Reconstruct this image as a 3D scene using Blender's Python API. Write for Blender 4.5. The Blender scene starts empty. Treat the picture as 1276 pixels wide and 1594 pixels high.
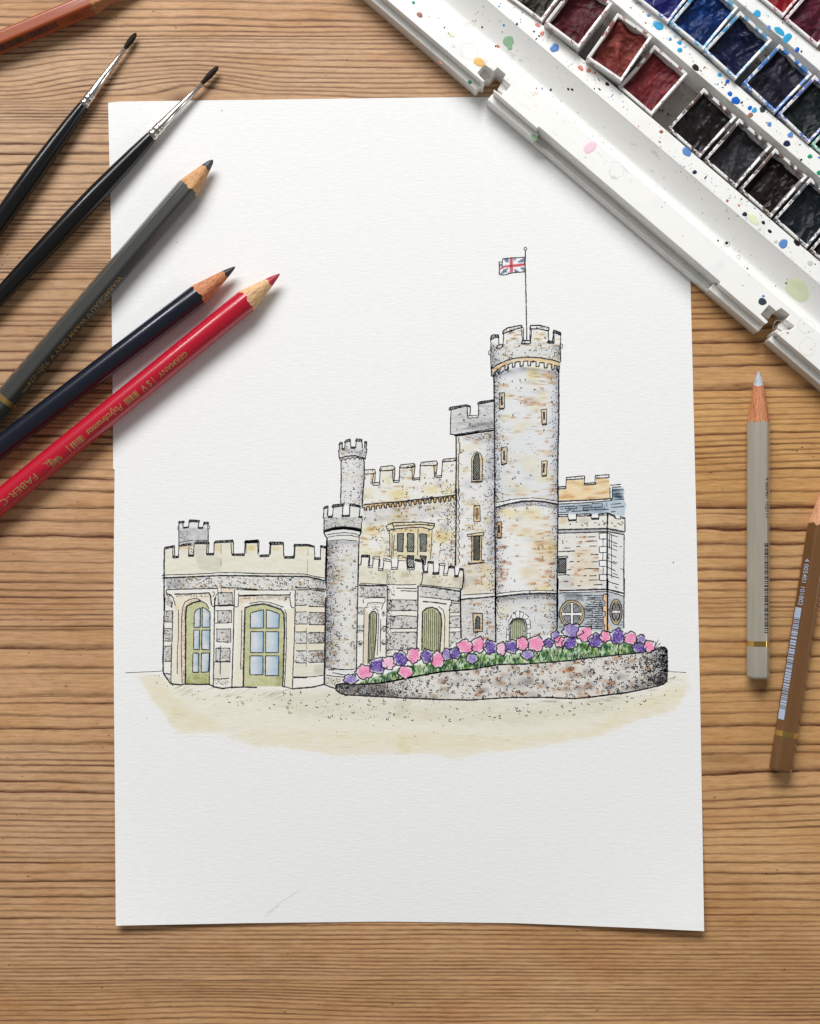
import bpy, bmesh, math, random
import numpy as np
from mathutils import Vector, Matrix
random.seed(7); rng = np.random.default_rng(7)
S = bpy.context.scene
# ------------------------------------------------------------------ camera
F_PX, DIST, TILT = 1900.0, 0.4393, math.radians(1.5)
cam_d = bpy.data.cameras.new('camera'); cam = bpy.data.objects.new('camera', cam_d)
S.collection.objects.link(cam); S.camera = cam
cam.location = (0.0, -math.sin(TILT) * DIST, math.cos(TILT) * DIST)
cam.rotation_euler = (TILT, 0, 0)
cam_d.sensor_fit = 'VERTICAL'; cam_d.sensor_height = 36; cam_d.sensor_width = 36 * 0.8
cam_d.lens = 36 * F_PX / 1594.0; cam_d.clip_start = 0.01; cam_d.clip_end = 20
# ------------------------------------------------------------------ light: one large window beyond the far edge, soft room light
w = bpy.data.worlds.new('World'); S.world = w; w.use_nodes = True
w.node_tree.nodes['Background'].inputs[0].default_value = (1.0, 0.97, 0.93, 1)
w.node_tree.nodes['Background'].inputs[1].default_value = 0.19
def area(name, loc, aim, sx, sy, power, col):
    d = bpy.data.lights.new(name, 'AREA'); d.shape = 'RECTANGLE'; d.size = sx; d.size_y = sy
    d.energy = power; d.color = col
    o = bpy.data.objects.new(name, d); S.collection.objects.link(o); o.location = loc
    v = Vector(aim) - Vector(loc); o.rotation_euler = v.to_track_quat('-Z', 'Y').to_euler()
    return o
area('window_light', (-0.24, 1.23, 1.10), (0, 0, 0), 0.95, 0.60, 31.0, (0.985, 0.99, 1.0))
area('pencil_highlight_lamp', (-0.86, 0.98, 1.05), (0, 0, 0), 0.13, 0.34, 3.0, (0.98, 0.99, 1.0))  # small added lamp that draws highlight lines along the left pencils
area('far_window_light', (1.40, -0.12, 0.86), (0, 0, 0), 0.16, 0.4, 2.6, (1.0, 0.98, 0.95))
S.view_settings.view_transform = 'Standard'; S.view_settings.look = 'None'
S.view_settings.exposure = 0.0; S.view_settings.gamma = 1.0
S.cycles.max_bounces = 6
try:
    S.cycles.use_denoising = True
except Exception: pass
# ------------------------------------------------------------------ placing helpers
def W(px, py, z=0.0):
    """world point (array) of the table scene seen at photo pixel px,py at height z"""
    px = np.asarray(px, float); py = np.asarray(py, float); z = np.asarray(z, float)
    dx = (px - 638.0) / F_PX; dy = -(py - 797.0) / F_PX; dz = -1.0
    c, s = math.cos(TILT), math.sin(TILT)
    wy = dy * c - dz * s; wz = dy * s + dz * c
    k = (z - cam.location.z) / wz
    return np.stack(np.broadcast_arrays(dx * k, cam.location.y + wy * k, z), -1)
def P(px, py, z=0.0): return Vector(W(px, py, z).tolist())
MM = 0.001; PXM = 0.0002312
def lin(c):
    c = np.asarray(c, float) / 255.0
    return np.where(c <= 0.04045, c / 12.92, ((c + 0.055) / 1.055) ** 2.4)
# ------------------------------------------------------------------ object helpers
def link(o, parent=None):
    S.collection.objects.link(o)
    if parent is not None: o.parent = parent
    return o
def mk(name, verts, faces, mat, parent=None, smooth=False):
    me = bpy.data.meshes.new(name); me.from_pydata([tuple(v) for v in verts], [], faces)
    if mat: me.materials.append(mat)
    if smooth: me.polygons.foreach_set('use_smooth', [True] * len(me.polygons))
    me.update()
    return link(bpy.data.objects.new(name, me), parent)
def mk_np(name, V, Q, mat, parent=None, smooth=False, attrs=None):
    """V (n,3) Q (m,4) quads"""
    me = bpy.data.meshes.new(name)
    V = np.ascontiguousarray(V, np.float32); Q = np.ascontiguousarray(Q, np.int32)
    me.vertices.add(len(V)); me.vertices.foreach_set('co', V.ravel())
    k = Q.shape[1]
    me.loops.add(Q.size); me.loops.foreach_set('vertex_index', Q.ravel())
    me.polygons.add(len(Q)); me.polygons.foreach_set('loop_start', np.arange(0, Q.size, k, dtype=np.int32))
    try: me.polygons.foreach_set('loop_total', np.full(len(Q), k, np.int32))
    except Exception: pass
    me.polygons.foreach_set('use_smooth', np.full(len(Q), bool(smooth)))
    me.update(calc_edges=True)
    for n, (t, a) in (attrs or {}).items():
        at = me.attributes.new(n, t, 'POINT')
        at.data.foreach_set('color' if t == 'FLOAT_COLOR' else 'value', np.ascontiguousarray(a, np.float32).ravel())
    if mat: me.materials.append(mat)
    return link(bpy.data.objects.new(name, me), parent)
def mk_bm(name, bm, mat, parent=None, smooth=False):
    me = bpy.data.meshes.new(name); bm.to_mesh(me); bm.free()
    if mat: me.materials.append(mat)
    if smooth: me.polygons.foreach_set('use_smooth', [True] * len(me.polygons))
    return link(bpy.data.objects.new(name, me), parent)
def empty(name, loc, rz, label, cat, group=None):
    o = bpy.data.objects.new(name, None); o.empty_display_size = 0.01
    link(o); o.location = loc; o.rotation_euler = (0, 0, rz); o['label'] = label; o['category'] = cat
    if group: o['group'] = group
    return o
# ------------------------------------------------------------------ material helpers
class N:
    def __init__(s, name):
        s.m = bpy.data.materials.new(name); s.m.use_nodes = True; s.t = s.m.node_tree
        s.b = s.t.nodes['Principled BSDF']
    def n(s, t, **kw):
        n = s.t.nodes.new(t)
        for k, v in kw.items():
            if k.startswith('i_'):
                key = k[2:]; key = int(key) if key.isdigit() else key.replace('_', ' ')
                sk = n.inputs[key]
                if isinstance(v, bpy.types.NodeSocket): s.t.links.new(v, sk)
                else: sk.default_value = v
            else: setattr(n, k, v)
        return n
    def math(s, op, a, b=None, c=None, clamp=False):
        n = s.t.nodes.new('ShaderNodeMath'); n.operation = op; n.use_clamp = clamp
        for i, v in enumerate((a, b, c)):
            if v is None: continue
            if isinstance(v, bpy.types.NodeSocket): s.t.links.new(v, n.inputs[i])
            else: n.inputs[i].default_value = v
        return n.outputs[0]
    def mix(s, f, a, b, blend='MIX'):
        n = s.t.nodes.new('ShaderNodeMix'); n.data_type = 'RGBA'; n.blend_type = blend
        for k, v in ((0, f), (6, a), (7, b)):
            if isinstance(v, bpy.types.NodeSocket): s.t.links.new(v, n.inputs[k])
            else: n.inputs[k].default_value = (*v, 1) if (k > 5 and len(v) == 3) else v
        return n.outputs[2]
    def noise(s, vec, scale, detail=3, rough=.5, dim='3D', dist=0):
        n = s.n('ShaderNodeTexNoise', noise_dimensions=dim); s.t.links.new(vec, n.inputs['Vector'])
        n.inputs['Scale'].default_value = scale; n.inputs['Detail'].default_value = detail
        n.inputs['Roughness'].default_value = rough; n.inputs['Distortion'].default_value = dist
        return n.outputs['Fac']
    def ramp(s, f, stops):
        n = s.t.nodes.new('ShaderNodeValToRGB'); s.t.links.new(f, n.inputs[0]); e = n.color_ramp.elements
        for i, (p, c) in enumerate(stops):
            el = e[i] if i < 2 else e.new(p)
            el.position = p; el.color = (*c, 1) if len(c) == 3 else c
        return n.outputs[0]
    def step(s, f, a, b):
        n = s.n('ShaderNodeMapRange', clamp=True); s.t.links.new(f, n.inputs[0])
        n.inputs[1].default_value = a; n.inputs[2].default_value = b
        return n.outputs[0]
    def mapv(s, vec, scale):
        n = s.t.nodes.new('ShaderNodeVectorMath'); n.operation = 'MULTIPLY'
        s.t.links.new(vec, n.inputs[0]); n.inputs[1].default_value = scale
        return n.outputs[0]
    def obj(s): return s.n('ShaderNodeTexCoord').outputs['Object']
    def pos(s): return s.n('ShaderNodeNewGeometry').outputs['Position']
    def attr(s, name): return s.n('ShaderNodeAttribute', attribute_name=name)
    def set(s, **kw):
        for k, v in kw.items():
            sk = s.b.inputs[k.replace('_', ' ')]
            if isinstance(v, bpy.types.NodeSocket): s.t.links.new(v, sk)
            elif isinstance(v, (tuple, list, np.ndarray)): sk.default_value = (*tuple(float(q) for q in v)[:3], 1)
            else: sk.default_value = v
        return s
    def bump(s, h, strength, dist):
        n = s.n('ShaderNodeBump'); s.t.links.new(h, n.inputs['Height'])
        n.inputs['Strength'].default_value = strength; n.inputs['Distance'].default_value = dist
        s.t.links.new(n.outputs[0], s.b.inputs['Normal']); return s
def plain(name, col, rough=.5, metal=0, coat=0, spec=.5):
    s = N(name); s.set(Base_Color=col, Roughness=rough, Metallic=metal)
    s.b.inputs['Coat Weight'].default_value = coat; s.b.inputs['Coat Roughness'].default_value = .12
    s.b.inputs['Specular IOR Level'].default_value = spec
    return s.m
# ================================================================== table top of glued pine staves
def wood_mat():
    s = N('pine_wood'); pos = s.pos(); A = s.attr('ring').outputs['Fac']; SP = s.attr('spacing').outputs['Fac']
    TN = s.attr('tone').outputs['Fac']; KN = s.attr('knot').outputs['Fac']
    warp = s.noise(s.mapv(pos, (26, 90, 1)), 1.0, 3, .6)
    warp2 = s.noise(s.mapv(pos, (120, 420, 1)), 1.0, 3, .6)
    ph = s.math('ADD', A, s.math('MULTIPLY', s.math('SUBTRACT', warp, .5), .60))
    ph = s.math('ADD', ph, s.math('MULTIPLY', s.math('SUBTRACT', warp2, .5), .16))
    f = s.math('FRACT', ph); ring = s.math('FLOOR', ph)
    wn = s.n('ShaderNodeTexWhiteNoise', noise_dimensions='1D'); s.t.links.new(s.math('ADD', ring, s.math('MULTIPLY', TN, 37.0)), wn.inputs['W'])
    r1 = wn.outputs['Value']
    # latewood: soft ramp that ends sharply; wide rings have wider, softer latewood
    wdt = s.math('MAXIMUM', s.math('DIVIDE', 3.2, SP), s.math('ADD', .20, s.math('MULTIPLY', r1, .26)))
    a = s.math('DIVIDE', s.math('SUBTRACT', 1.0, f), wdt)
    late = s.math('POWER', s.math('SUBTRACT', 1.0, s.math('MINIMUM', a, 1.0)), 1.25)
    sharp = s.step(s.math('MULTIPLY', s.math('SUBTRACT', 1.0, f), SP), 0.0, 0.75)
    late = s.math('MULTIPLY', late, sharp)
    late = s.math('MAXIMUM', late, s.math('MULTIPLY', s.math('SUBTRACT', 1.0, s.step(s.math('MULTIPLY', f, SP), 0.0, 1.1)), .75))
    late = s.math('MULTIPLY', late, s.math('ADD', .72, s.math('MULTIPLY', r1, .55)))
    streak = s.noise(s.mapv(pos, (24, 260, 1)), 1.0, 5, .75)
    late = s.math('MULTIPLY', late, s.math('MULTIPLY', s.step(streak, .12, .60), 1.25), clamp=True)
    fib = s.noise(s.mapv(pos, (70, 1500, 1)), 1.0, 5, .75)
    fib2 = s.noise(s.mapv(pos, (38, 620, 1)), 1.0, 4, .65)
    big = s.noise(s.mapv(pos, (9, 22, 1)), 1.0, 3, .55)
    light = s.ramp(TN, [(0, tuple(lin((204, 172, 140)))), (.35, tuple(lin((204, 165, 127)))), (.65, tuple(lin((204, 163, 117)))), (1, tuple(lin((207, 163, 107))))])
    dark = s.ramp(TN, [(0, tuple(lin((90, 52, 34)))), (1, tuple(lin((92, 46, 18))))])
    c = s.mix(s.step(big, .32, .66), s.mix(1.0, light, (.86, .80, .73), 'MULTIPLY'), s.mix(1.0, light, (1.06, 1.06, 1.06), 'MULTIPLY'))
    c = s.mix(s.math('MULTIPLY', late, 1.0), c, dark)
    c = s.mix(s.math('MULTIPLY', s.step(fib, .38, .70), .75), c, s.mix(1.0, c, (.66, .57, .47), 'MULTIPLY'))
    c = s.mix(s.math('MULTIPLY', s.step(fib2, .50, .72), .6), c, s.mix(1.0, c, (1.18, 1.14, 1.08), 'MULTIPLY'))
    fl = s.noise(s.mapv(pos, (190, 1050, 1)), 1.0, 4, .7)
    c = s.mix(s.math('MULTIPLY', s.step(fl, .50, .66), .60), c, s.mix(1.0, c, (.72, .64, .56), 'MULTIPLY'))
    c = s.mix(s.math('MULTIPLY', s.step(fl, .46, .34), .55), c, s.mix(1.0, c, (1.16, 1.15, 1.12), 'MULTIPLY'))
    patch = s.noise(s.mapv(pos, (22, 75, 1)), 1.0, 5, .65)
    c = s.mix(s.math('MULTIPLY', s.step(patch, .50, .74), .65), c, s.mix(1.0, c, (.80, .64, .45), 'MULTIPLY'))
    # short dark pores and nicks
    vo = s.n('ShaderNodeTexVoronoi'); s.t.links.new(s.mapv(pos, (150, 330, 1)), vo.inputs['Vector']); vo.inputs['Scale'].default_value = 1
    pn = s.noise(pos, 60, 2)
    pore = s.math('MULTIPLY', s.math('LESS_THAN', vo.outputs['Distance'], .075), s.step(pn, .52, .56))
    c = s.mix(s.math('MULTIPLY', pore, .75), c, tuple(lin((62, 38, 22))))
    c = s.mix(s.math('MULTIPLY', KN, .8), c, tuple(lin((88, 46, 26))))
    s.set(Base_Color=c, Roughness=.62); s.b.inputs['Specular IOR Level'].default_value = .3
    h = s.math('SUBTRACT', s.math('MULTIPLY', fib, .55), s.math('MULTIPLY', late, .35))
    s.bump(h, .5, .00022)
    return s.m
WOOD = wood_mat()
JOINT = [57 + 183.75 * k for k in range(-6, 15)]
LL = [163,168,173,178,183,188,192,200,208,225,258,271,285,294,302,314,320,326,334,342,348,356,362,367,372,378,384,390,396,402,407,411,415,419,
      436,454,471,481,495,504,511,528,534,552,565,580,599,612,620,627,633,641,647,655,660,666,681,691,702,716,731,746,764,
      811,834,854,872,889,906,918,929,939,948,957,964,980,1011,1042,1050,1086,1096,1116,1136,1174,1186,1194,1206,1221,1238,1252,1263,1272,1282,1290,1299,1307,1318,1329,1336]
RR = [492,510,530,550,570,620,629,638,649,657,664,678,688,696,706,713,723,735,748,768,
      800,828,849,870,890,906,921,932,940,947,953,963,998,1020,1046,1074,1090,1109,1130,1172,1205,1228,1244,1256,1269,1280,1290,1303,1316,1329]
BOT = [  # the two staves at the bottom: same rings right across; x stations 85, 330, 640, 1180
  ([1357,1373,1383,1398,1409,1419,1431,1440,1447,1455,1462,1469,1476,1483,1490,1496,1503,1509,1514,1520],
   [1355,1371,1382,1396,1407,1418,1430,1443,1450,1456,1463,1470,1477,1484,1490,1496,1502,1507,1512,1517],
   [1358,1375,1386,1399,1411,1422,1433,1441,1449,1456,1463,1470,1478,1485,1492,1497,1503,1509,1514,1519],
   [1361,1378,1390,1401,1414,1425,1435,1443,1450,1458,1466,1472,1479,1487,1493,1500,1505,1511,1516,1521]),
  ([1532,1537,1542,1546,1551,1558,1565,1574,1582,1590,1599,1610,1622,1635,1650,1668,1690],
   [1530,1535,1540,1544,1548,1553,1559,1567,1576,1585,1596,1608,1620,1634,1650,1668,1690],
   [1534,1541,1546,1551,1556,1562,1569,1577,1584,1590,1598,1609,1621,1635,1650,1668,1690],
   [1534,1541,1547,1553,1559,1565,1571,1576,1581,1588,1598,1609,1621,1635,1650,1668,1690])]
TOP1 = [  # stave above the first joint, and the one with the knot
  ([5,14,26,40,50],[3,16,30,42,50],[2,14,28,40,50],[7,17,33,43,51],[10,21,35,44,51]),
  ([66,75,85,97,109,119,128,137,143,150,156,160],[63,69,76,84,92,100,108,116,123,133,142,150],
   [61,66,73,81,88,95,102,109,115,121,127,133],[62,67,76,86,94,104,114,122,129,136,142,148],[63,69,77,85,96,106,115,122,130,138,146,153])]
XTOP = [0,160,300,450,600]
XBOT = [85,330,640,1180]
xs = np.unique(np.concatenate([np.arange(-2200, -60, 120), np.arange(-60, 1340, 8), np.arange(1340, 3400, 120), [1340]])).astype(float)
table = bpy.data.objects.new('table_top', None); link(table); table['kind'] = 'structure'
table['label'] = 'pale pine table top of narrow glued staves with fine horizontal grain'
def filler(y0, y1, ys, step=9.0):
    ys = [y for y in ys if y0 + 2 < y < y1 - 2]
    return ys
for k in range(len(JOINT) - 1):
    y0, y1 = JOINT[k], JOINT[k + 1]
    inner = (y1 > -60 and y0 < 1660)
    rows = np.concatenate([[y0, y0 + .22], np.arange(y0 + 2, y1 - 1.4, 2 if inner else 12), [y1 - .22, y1]])
    n = len(rows)
    # stations -> lists of rings
    if k == 5: st = (XTOP, [[y0 + 12 * q for q in range(1, 10)] + list(a) for a in TOP1[0]])
    elif k == 6:
        st = (XTOP, [list(a) + [y for y in LL if 163 <= y < y1 - 3] for a in TOP1[1]])
    elif JOINT[k] < 57: st = ([0], [list(np.sort(y0 + (y1 - y0) * rng.random(15)))])
    elif abs(y0 - 1343.25) < 3: st = (XBOT, [list(a) for a in BOT[0]])
    elif abs(y0 - 1527) < 3: st = (XBOT, [list(a) for a in BOT[1]])
    elif y0 > 1600: st = ([0], [list(np.sort(y0 + (y1 - y0) * rng.random(15)))])
    else:
        L = [y for y in LL if y0 + 2 < y < y1 - 3]; R = [y for y in RR if y0 + 2 < y < y1 - 3]
        if len(R) < 3 or y0 < 470:
            first = R[0] if R else y1
            R = list(np.arange(y0 + 9, first - 6, 10.3)) + R
        st = (None, [L, R])
    base = k * 40
    def phase(lst, yy):
        kn = np.array([y0] + list(lst) + [y1]); return np.interp(yy, kn, np.arange(len(kn))) , np.interp(yy, (kn[1:] + kn[:-1]) / 2, np.diff(kn))
    ring = np.zeros((n, len(xs))); spc = np.zeros((n, len(xs)))
    if st[0] is None:
        for j, x in enumerate(xs):
            lst = st[1][0] if x < 640 else st[1][1]
            # gentle drift of the grain lines along the stave
            dr = 3.5 * math.sin(x / 260. + k * 1.7) * np.sin(np.pi * (rows - y0) / (y1 - y0)) - (x - (85 if x < 640 else 1180)) * (.03 if x > 640 else -.01) * -1 * np.sin(np.pi * (rows - y0) / (y1 - y0))
            ring[:, j], spc[:, j] = phase(lst, rows + dr)
    else:
        ph = [phase(l, rows) for l in st[1]]
        for j, x in enumerate(xs):
            i = np.searchsorted(st[0], x)
            if i == 0: ring[:, j], spc[:, j] = ph[0]
            elif i == len(st[0]): ring[:, j], spc[:, j] = ph[-1]
            else:
                t = (x - st[0][i - 1]) / (st[0][i] - st[0][i - 1]); t = t * t * (3 - 2 * t)
                ring[:, j] = ph[i - 1][0] * (1 - t) + ph[i][0] * t; spc[:, j] = ph[i - 1][1] * (1 - t) + ph[i][1] * t
    X, Y = np.meshgrid(xs, rows)
    Z = np.zeros_like(X); Z[0] = Z[-1] = -0.0003
    V = W(X, Y, 0.0); V[..., 2] = Z
    tone_l = {6: .05, 7: .12, 8: .2, 9: .45, 10: .35, 11: .45, 12: .3, 13: .4, 14: .55}.get(k, .3)
    tone_r = {8: .8, 9: 1.0, 10: .75, 11: .85, 12: .7, 13: .65, 14: .6}.get(k, .3)
    tone = tone_l + (tone_r - tone_l) * np.clip((X - 200) / 800, 0, 1)
    kn = np.exp(-(((X - 286) / 26) ** 2 + ((Y - 158) / 14) ** 2)) * (k == 6)
    kn = kn + .5 * np.exp(-(((X - 1120) / 45) ** 2 + ((Y - 1182) / 9) ** 2)) * (k == 12) + .35 * np.exp(-(((X - 1110) / 40) ** 2 + ((Y - 782) / 7) ** 2)) * (k == 9)
    idx = np.arange(n * len(xs)).reshape(n, len(xs))
    Q = np.stack([idx[1:, :-1], idx[1:, 1:], idx[:-1, 1:], idx[:-1, :-1]], -1).reshape(-1, 4)
    mk_np('plank', V.reshape(-1, 3), Q, WOOD, table,
          attrs={'ring': ('FLOAT', ring + base), 'spacing': ('FLOAT', spc), 'tone': ('FLOAT', tone), 'knot': ('FLOAT', np.clip(kn, 0, 1))})
# slab beneath the staves so that the top has a thickness
a, b = W(-2200, JOINT[-1], 0), W(3340, JOINT[0], 0)
mk('under_board', [(a[0], a[1], -.0008), (b[0], a[1], -.0008), (b[0], b[1], -.0008), (a[0], b[1], -.0008),
                   (a[0], a[1], -.022), (b[0], a[1], -.022), (b[0], b[1], -.022), (a[0], b[1], -.022)],
   [(0, 1, 2, 3), (7, 6, 5, 4), (0, 4, 5, 1), (1, 5, 6, 2), (2, 6, 7, 3), (3, 7, 4, 0)], plain('board_brown', lin((110, 72, 44)), .7), table)
# ================================================================== the sheet of watercolour paper
PT = .00035   # paper thickness
def paper_uv(px, py):
    return np.clip((np.asarray(px, float) - 172) / 912, 0, 1), np.clip((np.asarray(py, float) - 155) / 1290, 0, 1)
def paper_z(px, py):
    s, t = paper_uv(px, py)
    lift = np.clip((t - .70) / .30, 0, 1) ** 3.2
    return PT + lift * (.0034 * np.abs(2 * s - 1) ** 2.2)
def WP(px, py, dz=0.0): return W(px, py, paper_z(px, py) + dz)
def paper_nodes(s):
    pos = s.pos()
    n1 = s.noise(s.mapv(pos, (420, 1250, 1)), 1.0, 3, .6)
    n2 = s.noise(s.mapv(pos, (1100, 2600, 1)), 1.0, 2, .6)
    h = s.math('ADD', n1, s.math('MULTIPLY', n2, .5))
    s.bump(h, .26, .0003)
    s.set(Roughness=.85); s.b.inputs['Specular IOR Level'].default_value = .15
    return s.ramp(s.noise(s.mapv(pos, (300, 900, 1)), 1.0, 3, .6), [(.3, (.835, .832, .82)), (.7, (.87, .87, .862))])
s = N('watercolour_paper'); s.set(Base_Color=paper_nodes(s)); PAPER = s.m
s = N('washed_paper'); base = paper_nodes(s)
s.set(Base_Color=s.mix(1.0, base, s.attr('tint').outputs['Color'], 'MULTIPLY')); WASHED = s.m
s = N('drawing_ink'); g = s.noise(s.pos(), 2500, 2)
s.set(Base_Color=s.ramp(g, [(.35, (.006, .006, .010)), (.75, (.032, .032, .044))]), Roughness=.7); INK = s.m
s = N('fine_pencil_line'); s.set(Base_Color=(.14, .15, .17), Roughness=.8); FINE = s.m
ns, nt = 72, 104
ss = np.linspace(0, 1, ns + 1); tt = np.sort(np.concatenate([np.linspace(0, 1, nt + 1), [(729.3 - 155) / 1290, (730 - 155) / 1290]])); nt = len(tt) - 1
sg, tg = np.meshgrid(ss, tt)
yv = 155 + 1290 * tt
xl = np.interp(yv, [155, 330, 600, 729.4, 729.9, 830, 960, 1100, 1300, 1445], [168, 172, 175, 176, 178.2, 177.2, 176.5, 177.3, 179, 180])
xr = np.interp(yv, [155, 455, 800, 1100, 1450], [1068.5, 1075, 1083.5, 1090, 1096])
yt = np.interp(ss, [0, .02, .5, .62, 1], [160, 158, 152.5, 151, 150])
yb = np.interp(ss, [0, .22, .46, .68, .9, 1], [1441, 1437, 1434.5, 1437, 1445, 1449.5])
PXg = xl[:, None] * (1 - sg) + xr[:, None] * sg
PYg = yt[None] + (yb - yt)[None] * tg
Zg = paper_z(PXg, PYg)
Vt = W(PXg, PYg, Zg); Vb = Vt.copy(); Vb[..., 2] -= PT
nn = Vt.shape[0] * Vt.shape[1]; idx = np.arange(nn).reshape(nt + 1, ns + 1)
Q = np.stack([idx[1:, :-1], idx[1:, 1:], idx[:-1, 1:], idx[:-1, :-1]], -1).reshape(-1, 4)
ring_i = np.concatenate([idx[0, :], idx[1:, -1], idx[-1, -2::-1], idx[-2:0:-1, 0]])
nx = np.roll(ring_i, -1)
Q2 = np.stack([ring_i, nx, nx + nn, ring_i + nn], -1)
paper = mk_np('paper_sheet', np.concatenate([Vt.reshape(-1, 3), Vb.reshape(-1, 3)]), np.concatenate([Q, Q[:, ::-1] + nn, Q2]), PAPER)
paper['label'] = 'white sheet of textured watercolour paper with a castle drawn in ink and colour'
paper['category'] = 'drawing'
# ================================================================== the drawing: washes (tinted paper mesh) and ink strokes
FR = {'A': (240, 790, 7.975), 'B': (380, 790, 7.975), 'C': (240, 930, 7.975), 'D': (380, 930, 7.975), 'E': (490, 670, 5.317),
      'F': (520, 860, 5.8), 'G': (690, 380, 6.38), 'H': (690, 570, 6.38), 'I': (690, 760, 6.38), 'J': (690, 900, 6.38),
      'K': (850, 720, 6.38), 'L': (850, 900, 5.548), 'Q': (500, 970, 4.557), 'O': (0, 0, 1.0),
      'U': (180, 1000, 2.774), 'T': (620, 1000, 2.715)}
def pts(fr, s):
    """'x y x y ..' in a local ruler frame -> drawing coordinates"""
    ox, oy, k = FR[fr]; v = np.array([float(q) for q in s.split()]).reshape(-1, 2)
    return v / k + [ox, oy]
X0, Y0, X1, Y1 = 188, 380, 1086, 1192
GRC = [None]; C = np.ones((Y1 - Y0 + 1, X1 - X0 + 1, 3)); REG = np.zeros(C.shape[:2], int)
def vnoise(sx, sy, seed):
    r = np.random.default_rng(seed); H, Wd = C.shape[:2]
    g = r.random((int(H / sy) + 3, int(Wd / sx) + 3))
    yy = np.arange(H) / sy; xx = np.arange(Wd) / sx
    iy = yy.astype(int); ix = xx.astype(int); fy = (yy - iy)[:, None]; fx = (xx - ix)[None]
    fy = fy * fy * (3 - 2 * fy); fx = fx * fx * (3 - 2 * fx)
    a = g[iy][:, ix]; b = g[iy][:, ix + 1]; c = g[iy + 1][:, ix]; d = g[iy + 1][:, ix + 1]
    return (a * (1 - fx) + b * fx) * (1 - fy) + (c * (1 - fx) + d * fx) * fy
NZ = [vnoise(26, 18, 1) * .6 + vnoise(11, 8, 2) * .4, vnoise(14, 4, 3), vnoise(5, 4, 4), vnoise(2.2, 1.6, 5), vnoise(40, 30, 6)]
def inside(poly, X, Y):
    m = np.zeros(X.shape, bool); n = len(poly); j = n - 1
    for i in range(n):
        xi, yi = poly[i]; xj, yj = poly[j]
        if yi != yj:
            m ^= ((yi > Y) != (yj > Y)) & (X < (xj - xi) * (Y - yi) / (yj - yi) + xi)
        j = i
    return m
def pmask(poly):
    x0 = max(int(poly[:, 0].min()) - 2, X0); x1 = min(int(poly[:, 0].max()) + 3, X1)
    y0 = max(int(poly[:, 1].min()) - 2, Y0); y1 = min(int(poly[:, 1].max()) + 3, Y1)
    X, Y = np.meshgrid(np.arange(x0, x1 + 1), np.arange(y0, y1 + 1)); m = np.zeros(X.shape)
    for dx in (-.33, 0, .33):
        for dy in (-.33, 0, .33): m += inside(poly, X + dx, Y + dy)
    return (slice(y0 - Y0, y1 + 1 - Y0), slice(x0 - X0, x1 + 1 - X0)), X, Y, m / 9
PAPERW = lin((244, 244, 243))
def mul(rgb): return lin(rgb) / PAPERW * np.array([.988, 1.0, 1.0])
def region(rid, poly):
    sl, X, Y, m = pmask(poly); R = REG[sl]; R[m > .3] = rid
def blur(m, r):
    r = max(1, int(r)); w = 2 * r + 1
    for ax in (0, 1):
        for _ in range(2):
            c = np.cumsum(np.pad(m, [(r + 1, r) if q == ax else (0, 0) for q in (0, 1)], mode='edge'), axis=ax)
            m = (np.take(c, range(w, c.shape[ax]), ax) - np.take(c, range(0, c.shape[ax] - w), ax)) / w
    return m
def soften(sl, m, soft):
    """an uneven watery border instead of a cut one; never outside the drawn patch grown by its softness"""
    f = (.35 + .65 * np.clip(blur(m, 20) * 2 - .95, 0, 1)) if soft > 10.5 and m.shape[1] > 500 else 1.0; b = blur(m, soft * .5); n = (NZ[2][sl] - .5) * .55 + (NZ[0][sl] - .5) * .8
    return np.clip((b - .5 + n * .45) / .55 + .5, 0, 1) * (b > .02) * f
def wash(poly, rgb, a=1.0, var=.35, nz=0, grain=.15, soft=0, clip=None):
    if soft:
        g = np.array(poly, float); sl, X, Y, m = pmask(np.vstack([g])); p = int(soft)
        sl = (slice(max(sl[0].start - p, 0), min(sl[0].stop + p, C.shape[0])), slice(max(sl[1].start - p, 0), min(sl[1].stop + p, C.shape[1])))
        X, Y = np.meshgrid(np.arange(sl[1].start, sl[1].stop) + X0, np.arange(sl[0].start, sl[0].stop) + Y0)
        m = soften(sl, inside(g, X, Y).astype(float), soft)
        if clip is not None: m = m * (soften(sl, inside(clip, X, Y).astype(float), 11) if clip is GRC[0] else inside(clip, X, Y))
    else: sl, X, Y, m = pmask(poly)
    k = m * a * (1 - var * NZ[nz][sl]) * (1 - grain * NZ[3][sl])
    C[sl] *= 1 - k[..., None] * (1 - np.minimum(mul(rgb), 1.02))
def shade(p0, p1, wd, rgb, a, clip):
    sl, X, Y, m = pmask(clip); d = np.array(p1, float) - p0; L = np.hypot(*d); d /= L
    t = np.clip((X - p0[0]) * d[0] + (Y - p0[1]) * d[1], 0, L); r = np.hypot(X - p0[0] - t * d[0], Y - p0[1] - t * d[1])
    k = m * a * np.exp(-(r / wd) ** 1.5) * (1 - .4 * NZ[1][sl])
    C[sl] *= 1 - k[..., None] * (1 - mul(rgb))
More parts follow.
